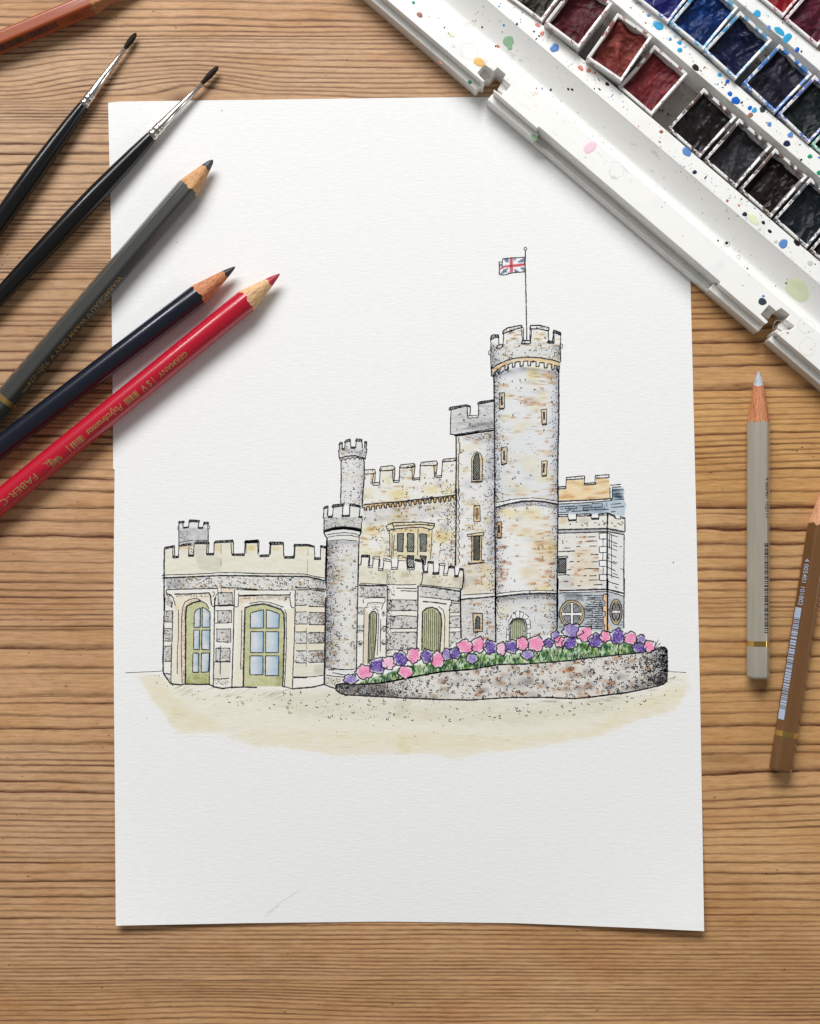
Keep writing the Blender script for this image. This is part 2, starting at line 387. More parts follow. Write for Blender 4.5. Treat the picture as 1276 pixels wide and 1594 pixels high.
def blots(poly, rgb, n, ln=3.5, th=1.1, a=.6, seed=0, near=None, slope=0.0):
    r = np.random.default_rng(abs(int(seed)) + 100); x0, y0 = poly.min(0); x1, y1 = poly.max(0); c = 0; tries = 0
    sl0, X, Y, m0 = pmask(poly)
    while c < n and tries < 4000:
        tries += 1; x = r.uniform(x0, x1); y = r.uniform(y0, y1)
        if not inside(poly, np.array([x]), np.array([y]))[0]: continue
        if near is not None and r.random() > math.exp(-abs(x - near[0]) / near[1]): continue
        c += 1; L = ln * r.uniform(.5, 1.5); T = th * r.uniform(.7, 1.5); A = a * r.uniform(.5, 1.1)
        k = A * np.exp(-(((X - x) / L) ** 2 + ((Y - y - slope * (X - x)) / T) ** 2) ** 1.6) * m0
        C[sl0] *= 1 - k[..., None] * (1 - mul(rgb))
# ---- ink strokes -> ribbons
PARTS = {}; CUR = ['x']; irng = np.random.default_rng(11)
def part(name): CUR[0] = name; PARTS.setdefault(name, {'v': [], 'f': [], 'fv': [], 'ff': []})
def ribbon(p, w, fine=False, wob=.22, taper=False):
    p = np.asarray(p, float)
    seg = np.hypot(*np.diff(p, axis=0).T); L = np.concatenate([[0], np.cumsum(seg)])
    if L[-1] < .05: return
    n = max(2, int(L[-1] / 3.0) + 1) if L[-1] > 5 else max(len(p), 2)
    s = np.unique(np.concatenate([np.linspace(0, L[-1], n), L])); s = s[np.concatenate([[True], np.diff(s) > .15])]
    q = np.stack([np.interp(s, L, p[:, 0]), np.interp(s, L, p[:, 1])], 1)
    if L[-1] > 5: q += irng.normal(0, wob * .6, q.shape)
    t = np.gradient(q, axis=0); t /= np.maximum(np.hypot(*t.T), 1e-6)[:, None]; nrm = np.stack([-t[:, 1], t[:, 0]], 1)
    ww = w * .5 * 1.2 * (1 + irng.normal(0, .14, len(q)))
    if taper: ww *= np.interp(np.linspace(0, 1, len(q)), [0, .25, .8, 1], [.5, 1, 1, .35])
    a = q + nrm * ww[:, None]; b = q - nrm * ww[:, None]
    D = PARTS[CUR[0]]; V = D['fv' if fine else 'v']; Fc = D['ff' if fine else 'f']; o = len(V)
    for i in range(len(q)): V.append(a[i]); V.append(b[i])
    for i in range(len(q) - 1): Fc.append((o + 2 * i, o + 2 * i + 2, o + 2 * i + 3, o + 2 * i + 1))
def ink(fr, s, w=1.25, **k):
    for q in s.split('|'): ribbon(pts(fr, q), w, **k)
def fill(p):
    D = PARTS[CUR[0]]; o = len(D['v']); D['v'] += [np.array(q, float) for q in p]; D['f'].append(tuple(range(o, o + len(p))))
def dot(x, y, r):
    r *= 1.18; a = irng.uniform(0, 6); e = irng.uniform(.7, 1.3)
    fill([(x + r * e * math.cos(a + k * 1.2566), y + r / e * math.sin(a + k * 1.2566)) for k in range(5)])
def cmark(x, y, r, w=.95, a0=None, span=None):
    a0 = irng.uniform(0, 6.28) if a0 is None else a0; span = irng.uniform(2.6, 4.4) if span is None else span
    ribbon([(x + r * math.cos(a0 + span * k / 5), y + r * .85 * math.sin(a0 + span * k / 5)) for k in range(6)], w, wob=0)
def scatter(poly, n, near=None, seed=0):
    r = np.random.default_rng(abs(int(seed)) + 500); x0, y0 = poly.min(0); x1, y1 = poly.max(0); out = []; tries = 0
    while len(out) < n and tries < n * 60:
        tries += 1; x = r.uniform(x0, x1); y = r.uniform(y0, y1)
        if not inside(poly, np.array([x]), np.array([y]))[0]: continue
        if near is not None:
            p0, p1, wd = near; d = np.array(p1, float) - p0; L = max(np.hypot(*d), .1); t = np.clip(((x - p0[0]) * d[0] + (y - p0[1]) * d[1]) / L, 0, L)
            dist = math.hypot(x - p0[0] - t * d[0] / L, y - p0[1] - t * d[1] / L)
            if r.random() > math.exp(-dist / wd): continue
        if any(abs(x - a) + abs(y - b) < 1.5 for a, b in out[-60:]): continue
        out.append((x, y))
    return out
def dots(poly, n, near=None, seed=0, r=.62):
    for x, y in scatter(poly, n, near, seed): dot(x, y, r * irng.uniform(.75, 1.3))
def cs(poly, n, near=None, seed=0, r=1.7, w=.85, a0=None):
    for x, y in scatter(poly, n, near, seed + 77): cmark(x, y, r * irng.uniform(.7, 1.25), w, a0=None if a0 is None else a0 + irng.normal(0, .5))
def coping(fr, s, dark=True):
    """a thick dark hatched strip between two polylines given as one closed outline"""
    p = pts(fr, s); ribbon(np.vstack([p, p[:1]]), 1.0, wob=.12)
    x0, y0 = p.min(0); x1, y1 = p.max(0); n = int((x1 - x0) / (1.25 if dark else 2.2))
    for i in range(n):
        x = x0 + (i + irng.uniform(.2, .8)) * (x1 - x0) / n
        ys = np.linspace(y0 - 1, y1 + 1, 40); m = inside(p, np.full(40, x), ys)
        if m.any():
            a, b = ys[m].min(), ys[m].max()
            if dark: ribbon([(x - .3, a), (x + .5, b)], 1.05, wob=0)
            elif irng.random() < .6: ribbon([(x, (a + b) / 2), (x + 1.3, (a + b) / 2 + irng.normal(0, .4))], .8, wob=0)
def hatch(poly, step=1.7, ang=-.9, w=.55, fine=True, lim=None):
    c, s_ = math.cos(ang), math.sin(ang); cx, cy = poly.mean(0); R = np.hypot(*(poly - [cx, cy]).T).max() + 2
    for k in np.arange(-R, R, step):
        t = np.linspace(-R, R, 80); X = cx - s_ * k + c * t; Y = cy + c * k + s_ * t; m = inside(poly, X, Y)
        if lim is not None: m &= (irng.random() < lim)
        if m.sum() > 3: i = np.where(m)[0]; ribbon([(X[i[0]], Y[i[0]]), (X[i[-1]], Y[i[-1]])], w, fine=fine, wob=.05)
def outline(p, w=1.1, **k): ribbon(np.vstack([p, p[:1]]), w, **k)
CREAM, LCREAM, GREY, LILAC = (233, 226, 202), (240, 236, 222), (196, 196, 202), (206, 206, 216)
OCH, TAN, GREEN, SLATE = (238, 206, 138), (214, 172, 122), (178, 182, 92), (122, 146, 166)
RID = {}
def reg(name, poly):
    if name not in RID: RID[name] = len(RID) + 1
    region(RID[name], poly)
# ------------------------------------------------------------------ ground wash
part('painted_ground')
g = np.vstack([pts('U', '60 135 85 140 120 190 150 240 200 300 235 360 268 402 300 395 370 388 450 400 520 425 600 457 700 455 780 462 850 478 900 488 1276 484'),
               pts('T', '150 466 200 485 240 505 262 502 300 480 380 465 500 458 620 440 760 420 850 400 930 370 1000 332 1080 315 1170 290 1210 230 1240 180 1228 128 1170 118 1130 122'),
               pts('O', '1037 1062 990 1080 880 1086 690 1088 560 1080 521 1074 505 1066 460 1071 400 1069 350 1072 320 1066 265 1064 254 1048')])
for _ in range(3):
    g = np.stack([g * .75 + np.roll(g, -1, 0) * .25, g * .25 + np.roll(g, -1, 0) * .75], 1).reshape(-1, 2)
reg('painted_ground', pts('O', '196 1040 254 1046 1037 1046 1084 1036 1084 1190 196 1190'))
GR = g; GRC[0] = g; wash(g, (236, 230, 206), .72, .45, 0, .15, soft=18); wash(g, (238, 229, 198), .35, .6, 1, .2, soft=5)
wash(np.vstack([pts('U', '85 140 150 240 235 360 300 392 500 380 420 330 300 280 220 200 200 130')]), (234, 218, 176), .45, .4, 1, soft=14, clip=GR)
wash(pts('U', '400 395 640 380 1276 400 1276 484 900 488 780 462 600 457'), (238, 226, 192), .35, .5, 1, soft=16, clip=GR)
wash(pts('T', '0 380 500 400 800 370 1000 250 1235 160 1240 180 1170 290 1000 332 850 400 380 465 0 480'), (236, 222, 178), .38, .4, 1, soft=14, clip=GR)
wash(pts('T', '0 240 700 245 1000 210 1130 190 900 300 500 350 0 330'), (214, 214, 202), .55, .5, 1, soft=22, clip=GR)
wash(pts('U', '500 215 760 205 940 200 1276 250 1276 330 800 320'), (210, 210, 198), .5, .5, 1, soft=22, clip=GR)
blots(g, (196, 188, 172), 60, 9, .9, .35, 1); blots(pts('U', '205 130 240 180 400 190 780 200 700 250 260 230'), (188, 172, 148), 30, 8, 1.0, .5, 2, slope=-.4)
blots(pts('T', '1120 130 1190 130 1130 195 900 232 850 232'), (176, 160, 140), 12, 9, 1.4, .55, 3, slope=-.15)
blots(pts('T', '500 236 1000 215 1000 240 700 262 300 255'), (170, 160, 150), 14, 10, 1.2, .5, 4)
ink('O', '195 1047.3 215 1046.5|215 1046.5 254 1044.5|1037 1045 1068 1047', .7)
gp = pts('O', '262 1070 330 1076 460 1076 520 1080 700 1094 900 1092 1040 1076 1030 1090 950 1108 760 1122 540 1120 400 1104 300 1094')
cs(gp, 62, None, 5, 1.9, .9, a0=.2); dots(gp, 120, None, 6, .6)
dots(pts('O', '480 1110 700 1120 680 1148 520 1140'), 14, None, 7, .6); dots(pts('O', '228 1050 262 1052 275 1072 250 1070'), 6, None, 8)
ink('T', '1160 150 1170 143|1175 200 1172 207', .7)
# ------------------------------------------------------------------ left wing
part('painted_back_turret')
tz = pts('A', '305 190 315 172 365 172 365 240 430 240 432 170 560 160 552 250 608 250 612 185 672 185 668 425 310 480')
reg('painted_back_turret', tz)
wash(pts('A', '308 250 668 250 668 425 310 470'), (182, 182, 184), .9, .55, 2, .3); wash(tz, (214, 214, 212), .7, .4, 2)
ink('A', '306 190 305 300 305 478|358 192 354 245|425 240 432 180|552 182 545 250|605 255 610 205|665 205 668 300 670 410', 1.3)
coping('A', '300 195 305 172 372 168 372 186 330 195'); coping('A', '428 185 435 152 562 158 558 182 480 178'); coping('A', '610 208 615 180 675 182 672 205')
coping('A', '358 245 425 238 425 250 360 258'); coping('A', '540 245 605 245 603 262 545 262')
ink('A', '300 235 290 245 290 270 305 272|672 225 688 228 688 262 672 268', .9)
ink('A', '310 432 400 415 480 408|500 412 600 405 672 412', .9)
dots(pts('A', '320 290 420 290 420 400 320 400'), 26, None, 9, .5)
part('painted_garden_wing')
wing = pts('A', '128 495 245 475 235 610 300 608 305 470 450 450 495 440 500 445 675 440 650 580 742 578 745 420 975 415 980 580 1120 580 1125 420 1276 418')
wing = np.vstack([wing, pts('B', '180 415 175 595 310 598 315 440 480 435 490 610 620 610 625 460 790 455 870 480 875 630 945 630 948 475 1015 490')])
wing = np.vstack([wing, pts('D', '1000 0 990 1080 590 1130 470 1105 -12 1110'), pts('C', '960 1115 850 1130 740 1110 680 1078 385 1075 330 1085 200 1070 120 950 110 900 128 0')])
reg('painted_garden_wing', wing)
wash(wing, LCREAM, .9, .4, 0, .2)
par = np.vstack([pts('A', '130 510 300 480 500 450 740 440 1276 430'), pts('B', '480 450 870 490 1010 500 1005 880 740 830'), pts('A', '830 810 110 835')])
wash(par, (229, 224, 204), .75, .6, 1, .3); wash(pts('A', '480 450 650 450 740 600 830 620 830 800 560 780 500 600'), (205, 205, 202), .6, .5, 0, soft=6)
wash(pts('A', '745 445 830 440 830 560 745 570'), (232, 208, 160), .7, .4, 2, soft=4); wash(pts('A', '310 485 430 470 430 520 320 520'), (240, 200, 160), .8, .3, 2)
for q in ('1150 470 1260 470 1260 540 1150 540',): wash(pts('A', q), (232, 222, 170), .7, .4, 2, soft=4)
for q in ('30 470 120 470 120 530 30 530', '350 480 450 480 450 540 350 540', '650 500 780 500 780 540 640 540'): wash(pts('B', q), (238, 216, 160), .6, .4, 2, soft=4)
ink('A', '128 515 120 700 122 1276', 1.9); ink('C', '130 0 112 500 108 900 118 950 200 1070', 1.9)
coping('A', '122 520 130 492 250 470 252 490 180 505'); ink('A', '228 492 232 605|250 492 252 600|300 605 306 480', 1.3)
coping('A', '225 605 300 600 298 625 228 628'); coping('A', '308 482 350 455 455 445 450 465 380 475'); ink('A', '432 480 425 595|458 452 452 480|492 450 490 600', 1.2)
dots(pts('A', '455 450 492 450 490 600 435 600'), 22, None, 10, .6); coping('A', '422 590 492 590 488 608 422 606')
coping('A', '498 440 540 425 678 425 676 455 580 450 500 455'); ink('A', '655 460 648 572|680 440 668 570|740 572 742 440', 1.2); coping('A', '648 572 740 568 738 590 650 590')
coping('A', '738 440 760 415 975 402 980 430 800 438'); ink('A', '952 440 960 575|982 425 982 575|1120 578 1128 435|1138 445 1136 570', 1.2); coping('A', '962 575 1120 572 1118 598 965 595')
coping('A', '1120 435 1135 410 1276 408 1276 438 1130 440'); coping('B', '0 440 10 412 175 400 182 430 60 440')
ink('B', '165 435 172 582|182 425 178 560|310 595 322 440|330 455 324 585', 1.2); coping('B', '190 588 308 585 306 610 192 612')
coping('B', '305 448 318 428 482 428 486 455 340 465'); ink('B', '484 440 492 602|488 440 490 600|615 600 625 460|632 480 626 600', 1.2); coping('B', '492 608 626 602 620 632 500 632')
coping('B', '612 480 625 455 790 455 872 478 868 495 790 478'); ink('B', '870 485 876 622|945 632 948 480', 1.2); coping('B', '868 622 950 622 948 648 870 648'); coping('B', '945 470 1012 480 1012 508 948 495')
ink('B', '790 500 792 600|785 640 782 840|795 910 790 1060', .6, fine=True); ink('A', '830 460 830 580|828 640 826 720|830 880 828 1070', .7, fine=True)
ink('A', '95 852 110 838 420 830 700 818 820 808 1000 808 1276 816', 1.1); ink('A', '100 876 420 862 820 845 1000 846 1276 850', 2.0)
ink('B', '0 815 300 822 740 825 850 850 1000 876', 1.1); ink('B', '0 848 300 852 780 856 900 882 1005 908', 2.0)
fl1 = np.vstack([pts('A', '140 880 420 868 820 852 1276 855'), pts('B', '780 862 1005 912 1005 1040 800 1018 0 1018'), pts('A', '790 1004 150 1015')])
wash(fl1, (213, 214, 221), .8, .6, 1, .3); shade(pts('A', '140 940 0 0')[0], pts('A', '300 940 0 0')[0], 12, (160, 162, 170), .8, fl1)
blots(fl1, (216, 186, 140), 34, 4.5, 1.6, .8, 11); shade(pts('B', '960 950')[0], pts('B', '1000 1000')[0], 10, (160, 156, 164), .7, fl1)
dots(fl1, 240, None, 12, .6); cs(fl1, 80, None, 13, 1.7, .85, a0=3.6)
ink('A', '150 1020 420 1012 785 1004|830 995 1000 998 1276 1018', 1.3); ink('B', '0 1022 300 1024 632 1024|655 1022 785 1022|805 1020 900 1030 1000 1046', 1.1)
ink('A', '150 1022 148 1050 165 1070 205 1080 235 1120 262 1218|785 1004 790 1072 766 1082 750 1190 748 1276', 1.1); ink('A', '250 1076 450 1072 680 1060 698 1090 708 1200 722 1228 745 1226', 1.7)
ink('A', '718 1050 742 1048 745 1075 728 1105', 1.0)
wash(pts('A', '830 1005 990 1000 990 1065 830 1065'), (240, 210, 180), .7, .3, 2)
wash(pts('A', '260 1085 690 1070 700 1200 600 1150 400 1150 340 1276 250 1276'), (240, 214, 176), .5, .5, 2); dots(pts('A', '270 1090 690 1078 690 1110 270 1110'), 36, None, 14, .6)
# left quoins, greyed flints
for q, n in (('C', '142 -60 200 -20 228 60 215 125 150 100'), ('C', '135 168 230 165 222 305 130 300'), ('C', '128 385 215 385 210 540 125 540'), ('C', '122 605 215 600 210 790 120 795')):
    pz = pts(q, n); wash(pz, (176, 176, 182), .9, .5, 2, .4); dots(pz, 26, None, int(pz[0, 1]), .65); ribbon(pz[:2], 1.0); ribbon(pz[2:4], 1.2)
ink('C', '228 165 222 480 212 700 205 1070|120 950 165 945 200 955', 1.3); dots(pts('C', '130 950 200 960 195 1060'), 10, None, 15, .5)
ink('C', '205 -30 230 0 262 100|300 150 298 500 285 720 285 950|345 1060 335 700 338 250 352 130 380 60 440 22 520 8 575 35', 1.0)
wash(pts('C', '225 100 300 100 295 900 330 1070 215 1070'), (236, 226, 206), .6, .4, 2)
wash(pts('C', '300 200 345 130 380 60 450 20 560 30 480 60 405 105 388 200 385 1060 335 1060 300 950'), (240, 212, 184), .75, .4, 2)
dots(pts('C', '345 160 392 90 392 1050 345 1060'), 90, None, 16, .55); dots(pts('C', '400 80 480 25 560 20 575 38 470 62'), 16, None, 17, .5)
# left french door
d1 = pts('C', '385 1075 388 200 402 108 480 65 580 42 640 75 685 150 695 320 680 1075')
wash(d1, GREEN, .95, .35, 2, .35); wash(pts('C', '385 950 680 950 680 1075 385 1075'), (176, 176, 90), .5, .5, 2)
ink('C', '385 1075 388 600 390 200 402 108 480 65 580 42', 2.0); ink('C', '580 42 640 75 680 140|690 380 692 600 682 1075', 1.2)
PANE = [('C', '493 370 495 195 520 155 572 128 570 370'), ('C', '593 370 595 120 640 140 692 185 692 370'), ('C', '488 648 490 405 562 405 560 645'), ('C', '588 645 590 405 690 405 690 650'),
        ('C', '475 930 480 690 552 690 550 930'), ('C', '582 930 585 690 685 690 672 925'),
        ('D', '75 380 78 195 150 170 240 152 238 380'), ('D', '272 380 275 152 330 165 435 205 430 380'), ('D', '75 685 80 425 238 425 235 685'), ('D', '265 685 268 425 428 425 425 685'),
        ('D', '70 960 72 725 232 725 232 960'), ('D', '262 970 264 725 428 725 425 970')]
d2 = pts('D', '-12 1105 5 130 100 98 240 80 330 105 460 150 495 210 500 420 485 800 475 1105')
wash(d2, GREEN, .95, .35, 2, .35); shade(pts('D', '440 800')[0], pts('D', '440 1100')[0], 7, (140, 146, 70), .5, d2)
ink('D', '8 130 0 500 -8 900 -12 1108', 2.0); ink('D', '5 130 100 98 240 80 330 105 460 152 492 200 500 420 490 700 485 900 475 1105', 2.0)
ink('D', '60 75 200 50 300 58 400 88 490 122|500 150 522 200 524 600 510 900 500 1105|-30 160 -35 500 -45 890', 1.0)
dots(pts('D', '50 85 200 58 300 68 480 128 470 150 330 98 240 72 100 92'), 22, None, 18, .5); dots(pts('D', '500 180 518 200 518 700 490 1100 480 1100 505 600'), 44, None, 19, .5); dots(pts('C', '1092 170 1108 170 1095 950 1075 950'), 22, None, 20, .5)
for k, (f, q) in enumerate(PANE):
    pz = pts(f, q); sl, X, Y, m = pmask(pz); C[sl] = C[sl] * (1 - m[..., None]) + m[..., None]
    wash(pz, (222, 236, 244), .85, .5, 1, .1); cx = pz[:, 0]; x1 = cx.max(); x0 = cx.min()
    shade((x1, pz[:, 1].min()), (x1, pz[:, 1].max()), (x1 - x0) * .5, (100, 172, 212) if k < 6 else (150, 192, 228), .85, pz)
    blots(pz, (255, 255, 255), 0)
    for _ in range(3):
        bx, by = irng.uniform(x0, x0 + (x1 - x0) * .6), irng.uniform(pz[:, 1].min(), pz[:, 1].max()); gl = m * .75 * np.exp(-(((X - bx) / 4.5) ** 2 + ((Y - by) / 5.5) ** 2)); C[sl] = C[sl] * (1 - gl[..., None]) + gl[..., None]
    outline(pz, 1.25, wob=.12); hatch(pz, 2.0 if k < 6 else 2.3, -.85, .3)
wash(pts('D', '-70 0 -10 0 -15 1110 -130 1110'), (238, 226, 206), .6, .5, 2); wash(pts('D', '520 150 630 140 600 1120 500 1100'), (238, 230, 206), .7, .4, 2)
# pillar between the doors
ink('C', '748 0 742 500 732 1105|990 0 990 100 978 600 962 1108', 1.4); ink('C', '748 102 860 104 990 98', 1.8)
for q in ('790 -60 968 -60 970 92 792 95', '788 165 958 162 960 310 850 318 785 312', '778 395 948 390 950 555 775 550', '765 628 940 630 935 800 765 795'):
    pz = pts('C', q); wash(pz, (188, 188, 196), .85, .55, 2, .4); blots(pz, (190, 150, 120), 4, 3, 2, .5, 21); dots(pz, 16, None, 22, .6); cs(pz, 7, None, 23, 1.5, .9); outline(pz, 1.0)
ink('C', '755 165 785 165|755 320 830 318|745 800 948 800|740 1010 820 1012 930 1003|820 600 818 960|770 395 775 380', 1.2); wash(pts('C', '740 810 950 810 930 1000 740 1000'), (226, 222, 210), .7, .5, 1); dots(pts('C', '745 1020 920 1015 915 1090 760 1080'), 34, None, 24, .55)
ink('C', '200 1072 330 1086 350 1078 385 1074 560 1080 680 1078 740 1110 850 1132 960 1116 1100 1112 1276 1116', 1.9)
# hood of the large door
ink('B', '0 1090 300 1086 572 1086', 1.7); ink('B', '572 1050 566 1120 572 1180 585 1235 610 1247 630 1240 632 1100 636 1026|636 1250 632 1276', 1.2); ink('A', '995 1018 990 1230 1020 1234 1040 1228 1048 1060|1010 1018 1276 1028', 1.1); ink('A', '1050 1096 1276 1092', 1.7)
wash(pts('B', '-60 1100 560 1095 560 1180 400 1160 240 1150 100 1170 -60 1210'), (236, 208, 180), .6, .5, 2); dots(pts('B', '-50 1100 560 1098 560 1140 -50 1135'), 70, None, 25, .55); cs(pts('B', '500 1100 570 1100 565 1150 500 1150'), 5, None, 26, 1.2)
# banded pier
for (ya, yb, yc, yd) in ((-125, 100, -105, 108), (185, 330, 192, 338), (430, 568, 435, 566), (670, 808, 672, 804)):
    pz = pts('D', f'636 {ya} 1000 {yc} 998 {yd} 630 {yb}'); wash(pz, (208, 208, 215), .85, .5, 1, .3); shade(pts('D', '1000 0')[0], pts('D', '1000 1000')[0], 14, (170, 160, 160), .6, pz)
    blots(pz, (200, 160, 112), 9, 4, 1.5, .7, ya, near=(500, 12)); dots(pz, 60, (pts('D', '1000 0')[0], pts('D', '1000 1000')[0], 22), ya + 5, .65); cs(pz, 10, None, ya + 6, 1.5); dots(pz, 16, None, ya + 7, .6)
for a, b in ((-125, -105), (100, 118), (180, 190), (330, 340), (428, 437), (568, 566), (662, 662), (812, 802)): ink('D', f'638 {a} 775 {a}|800 {(a+b)/2} 1000 {b}', 1.15)
ink('D', '610 985 760 988 850 985 990 965|610 998 780 998', 1.2); wash(pts('D', '630 820 990 820 990 960 620 980'), (228, 222, 204), .8, .6, 1); wash(pts('D', '870 840 990 830 990 960 850 960'), (196, 194, 186), .6, .5, 0, soft=4)
wash(pts('D', '630 110 1000 120 1000 180 630 175'), (240, 226, 204), .7, .4, 1); wash(pts('D', '630 340 1000 345 1000 430 630 425'), (240, 226, 196), .8, .4, 1); wash(pts('D', '630 575 1000 575 1000 655 630 655'), (226, 222, 196), .8, .4, 1)
ink('D', '770 380 778 640|770 740 768 860|785 230 782 330', .8, fine=True)
ink('D', '632 140 625 420 618 620 605 900 598 1132|470 1105 520 1112 592 1134', 1.3); ink('D', '592 1134 700 1125 860 1112 992 1078', 1.9)
# ------------------------------------------------------------------ round turret
part('painted_round_turret')
tr = np.vstack([pts('E', '100 880 70 840 70 640 110 625 112 712 145 712 150 615 235 610 228 705 285 705 290 615 375 630 388 715 385 830 365 880 358 1276'), pts('F', '210 450 205 1055 190 1085 110 1100 80 1130 15 1190'), pts('D', '1120 1125 1060 1105 990 1080 1003 500'), pts('B', '1010 900 1030 400')])
reg('painted_round_turret', tr); wash(tr, (222, 220, 212), .8, .4, 1, .25)
body = np.vstack([pts('E', '105 915 360 915'), pts('F', '215 300 205 1050 0 1050'), pts('D', '1003 880 1010 500'), pts('B', '1012 900 1030 420')])
shade((508, 840), (506, 1040), 15, (140, 138, 152), .85, body); shade((560, 850), (556, 1035), 5, (190, 186, 190), .6, body); shade((520, 842), (555, 842), 8, (170, 170, 180), .8, body)
blots(body, (200, 154, 94), 52, 4.5, 1.3, .8, 31, near=(518, 12)); blots(body, (220, 186, 150), 12, 3.5, 1.5, .7, 32, near=(552, 10)); blots(body, (222, 222, 196), 14, 8, 5, .5, 33)
dots(body, 420, ((507, 840), (505, 1045), 9), 34, .7); dots(body, 60, None, 35, .6); cs(body, 48, None, 36, 1.9, .95, a0=1.2)
crn = pts('E', '75 720 380 720 383 822 250 808 75 838'); wash(crn, (176, 176, 172), .8, .6, 2, .4); dots(crn, 60, ((506, 810), (506, 826), 20), 37, .6); dots(crn, 20, None, 38, .55)
wash(pts('E', '232 618 285 618 280 700 228 700'), (210, 180, 150), .8, .3, 2)
coping('E', '68 650 78 632 110 622 108 640'); coping('E', '138 635 150 615 238 605 240 625 150 638'); coping('E', '284 622 295 605 375 622 378 638 330 628')
coping('E', '108 710 146 705 144 722 110 722'); coping('E', '222 700 288 700 286 714 224 714'); coping('E', '360 712 392 710 390 722 362 722')
ink('E', '75 645 72 700 68 720 76 735 74 838|108 632 104 710|146 705 152 635|232 622 226 702|285 700 290 622|376 636 366 712|386 722 392 740 384 770 384 828', 1.3)
ink('E', '72 842 150 818 240 808 330 818 385 832|76 830 150 806 240 798 330 808 384 820', 2.2); coping('E', '76 836 150 812 240 802 330 812 384 826 380 838 300 822 240 816 150 824')
ink('E', '72 842 88 878 100 888|384 832 372 866 362 880', 1.8); ink('E', '98 866 160 852 240 846 330 852 368 872|108 884 200 868 300 868 362 886|120 912 240 905 350 915', .95)
ink('E', '100 885 96 1000 92 1276', 2.0); ink('E', '366 882 362 1000 358 1276', 1.4); ink('B', '1028 400 1016 600 1010 900', 2.2); ink('D', '1012 0 1004 500 994 1080', 2.3); ink('F', '220 0 214 300 206 700 200 1100', 1.5)
ink('F', '-10 1045 60 1058 150 1058 195 1048|-15 1085 60 1100 110 1108|0 1060 -60 1058', 1.1); ink('D', '1070 885 1150 890 1276 896|1015 965 1130 980 1276 990', 1.1); ink('D', '992 1080 1060 1108 1120 1126 1135 1122', 1.7)
dots(pts('D', '1005 990 1230 1010 1130 1100 1010 1070'), 36, None, 39, .55); wash(pts('D', '1005 990 1230 1010 1130 1110 1010 1075'), (226, 216, 196), .8, .4, 2)
# ------------------------------------------------------------------ thin turret
part('painted_thin_turret')
tt_ = pts('E', '212 600 215 255 198 235 198 110 225 100 228 150 245 150 250 90 290 72 297 140 335 140 342 75 388 78 392 148 412 148 415 95 430 100 420 235 408 262 400 500 388 620 290 610 230 612')
reg('painted_thin_turret', tt_); wash(tt_, (214, 212, 208), .85, .5, 1, .3); shade((567, 722), (564, 780), 6, (176, 174, 184), .7, tt_); shade((531, 700), (570, 706), 5, (180, 182, 188), .8, tt_)
blots(tt_, (216, 196, 150), 10, 4, 3, .6, 41); dots(tt_, 70, ((566, 715), (564, 780), 8), 42, .6); dots(tt_, 70, None, 43, .55); cs(tt_, 26, None, 44, 1.5)
coping('E', '198 115 208 98 228 98 228 112'); coping('E', '242 100 258 78 292 70 295 88 260 98'); coping('E', '334 88 342 68 390 74 392 92'); coping('E', '408 100 414 90 430 92 428 110')
coping('E', '296 136 334 136 332 150 298 150'); coping('E', '226 150 244 148 244 160 228 160')
ink('E', '200 112 204 150 196 170 198 190 204 238|226 108 226 152|246 150 252 96|292 86 298 138|336 138 342 88|390 90 392 148|412 148 412 105|428 105 422 160 430 150 416 242', 1.3)
ink('E', '204 232 260 214 330 208 416 232', 1.8); ink('E', '206 240 218 256 228 238 244 234 252 250 262 232 280 226 290 244 300 226 322 222 330 240 340 224 362 226 370 244 380 230 400 236 408 258', 1.4)
ink('E', '216 255 218 400 212 600', 1.4); ink('E', '408 255 408 400 398 500 390 630', 1.7)
# ------------------------------------------------------------------ main hall
part('painted_main_hall')
hall = np.vstack([pts('E', '408 335 495 326 485 440 535 440 540 305 640 292 662 310 655 420 698 420 702 290 820 276 830 300 815 400 868 398 872 272 1005 256 1015 280 1000 380 1048 380 1058 240 1168 230 1165 600 1160 1130'), pts('F', '1030 120 800 80 578 40 448 60 245 30 222 100 225 0'), pts('E', '365 880 390 720 400 600')])
reg('painted_main_hall', hall); wash(hall, (232, 228, 215), .8, .45, 1, .25); wash(pts('E', '400 660 1165 590 1165 700 400 780'), (212, 212, 222), .7, .5, 1, soft=8)
blots(hall, (208, 166, 108), 100, 4.6, 1.5, .75, 51); blots(hall, (208, 208, 214), 30, 8, 5, .5, 52); blots(hall, (226, 214, 160), 24, 5, 4, .5, 53)
for q in ('458 352 490 350 482 430 462 430', '638 325 662 318 655 415 645 412', '798 305 825 300 818 398 806 396', '982 290 1008 285 1002 375 988 375'): wash(pts('E', q), (234, 196, 130), .85, .2, 2)
blots(hall, (240, 226, 176), 22, 13, 7, .6, 154); dots(hall, 130, None, 54, .55); dots(hall, 220, (pts('E', '1160 640')[0], pts('E', '1160 1120')[0], 8), 55, .65); dots(hall, 60, (pts('E', '600 830')[0], pts('E', '610 1040')[0], 6), 56, .6); cs(hall, 95, None, 57, 1.9, .85, a0=1.6); dots(pts('E', '1100 440 1165 440 1165 530 1060 530'), 24, None, 58)
for q in ('408 362 410 328 495 322 502 350 480 358', '533 335 545 302 640 290 662 305 652 326 560 335', '698 312 712 284 822 274 830 296 800 306', '870 292 882 264 1006 252 1018 275 1000 288', '1052 262 1065 238 1168 228 1168 250'): coping('E', q, dark=False); outline(pts('E', q), 1.25)
for q in ('478 435 536 430 534 452 480 455', '648 415 700 412 696 428 652 430', '805 400 868 388 866 402 810 412', '990 380 1050 372 1048 388 994 392'): outline(pts('E', q), 1.3)
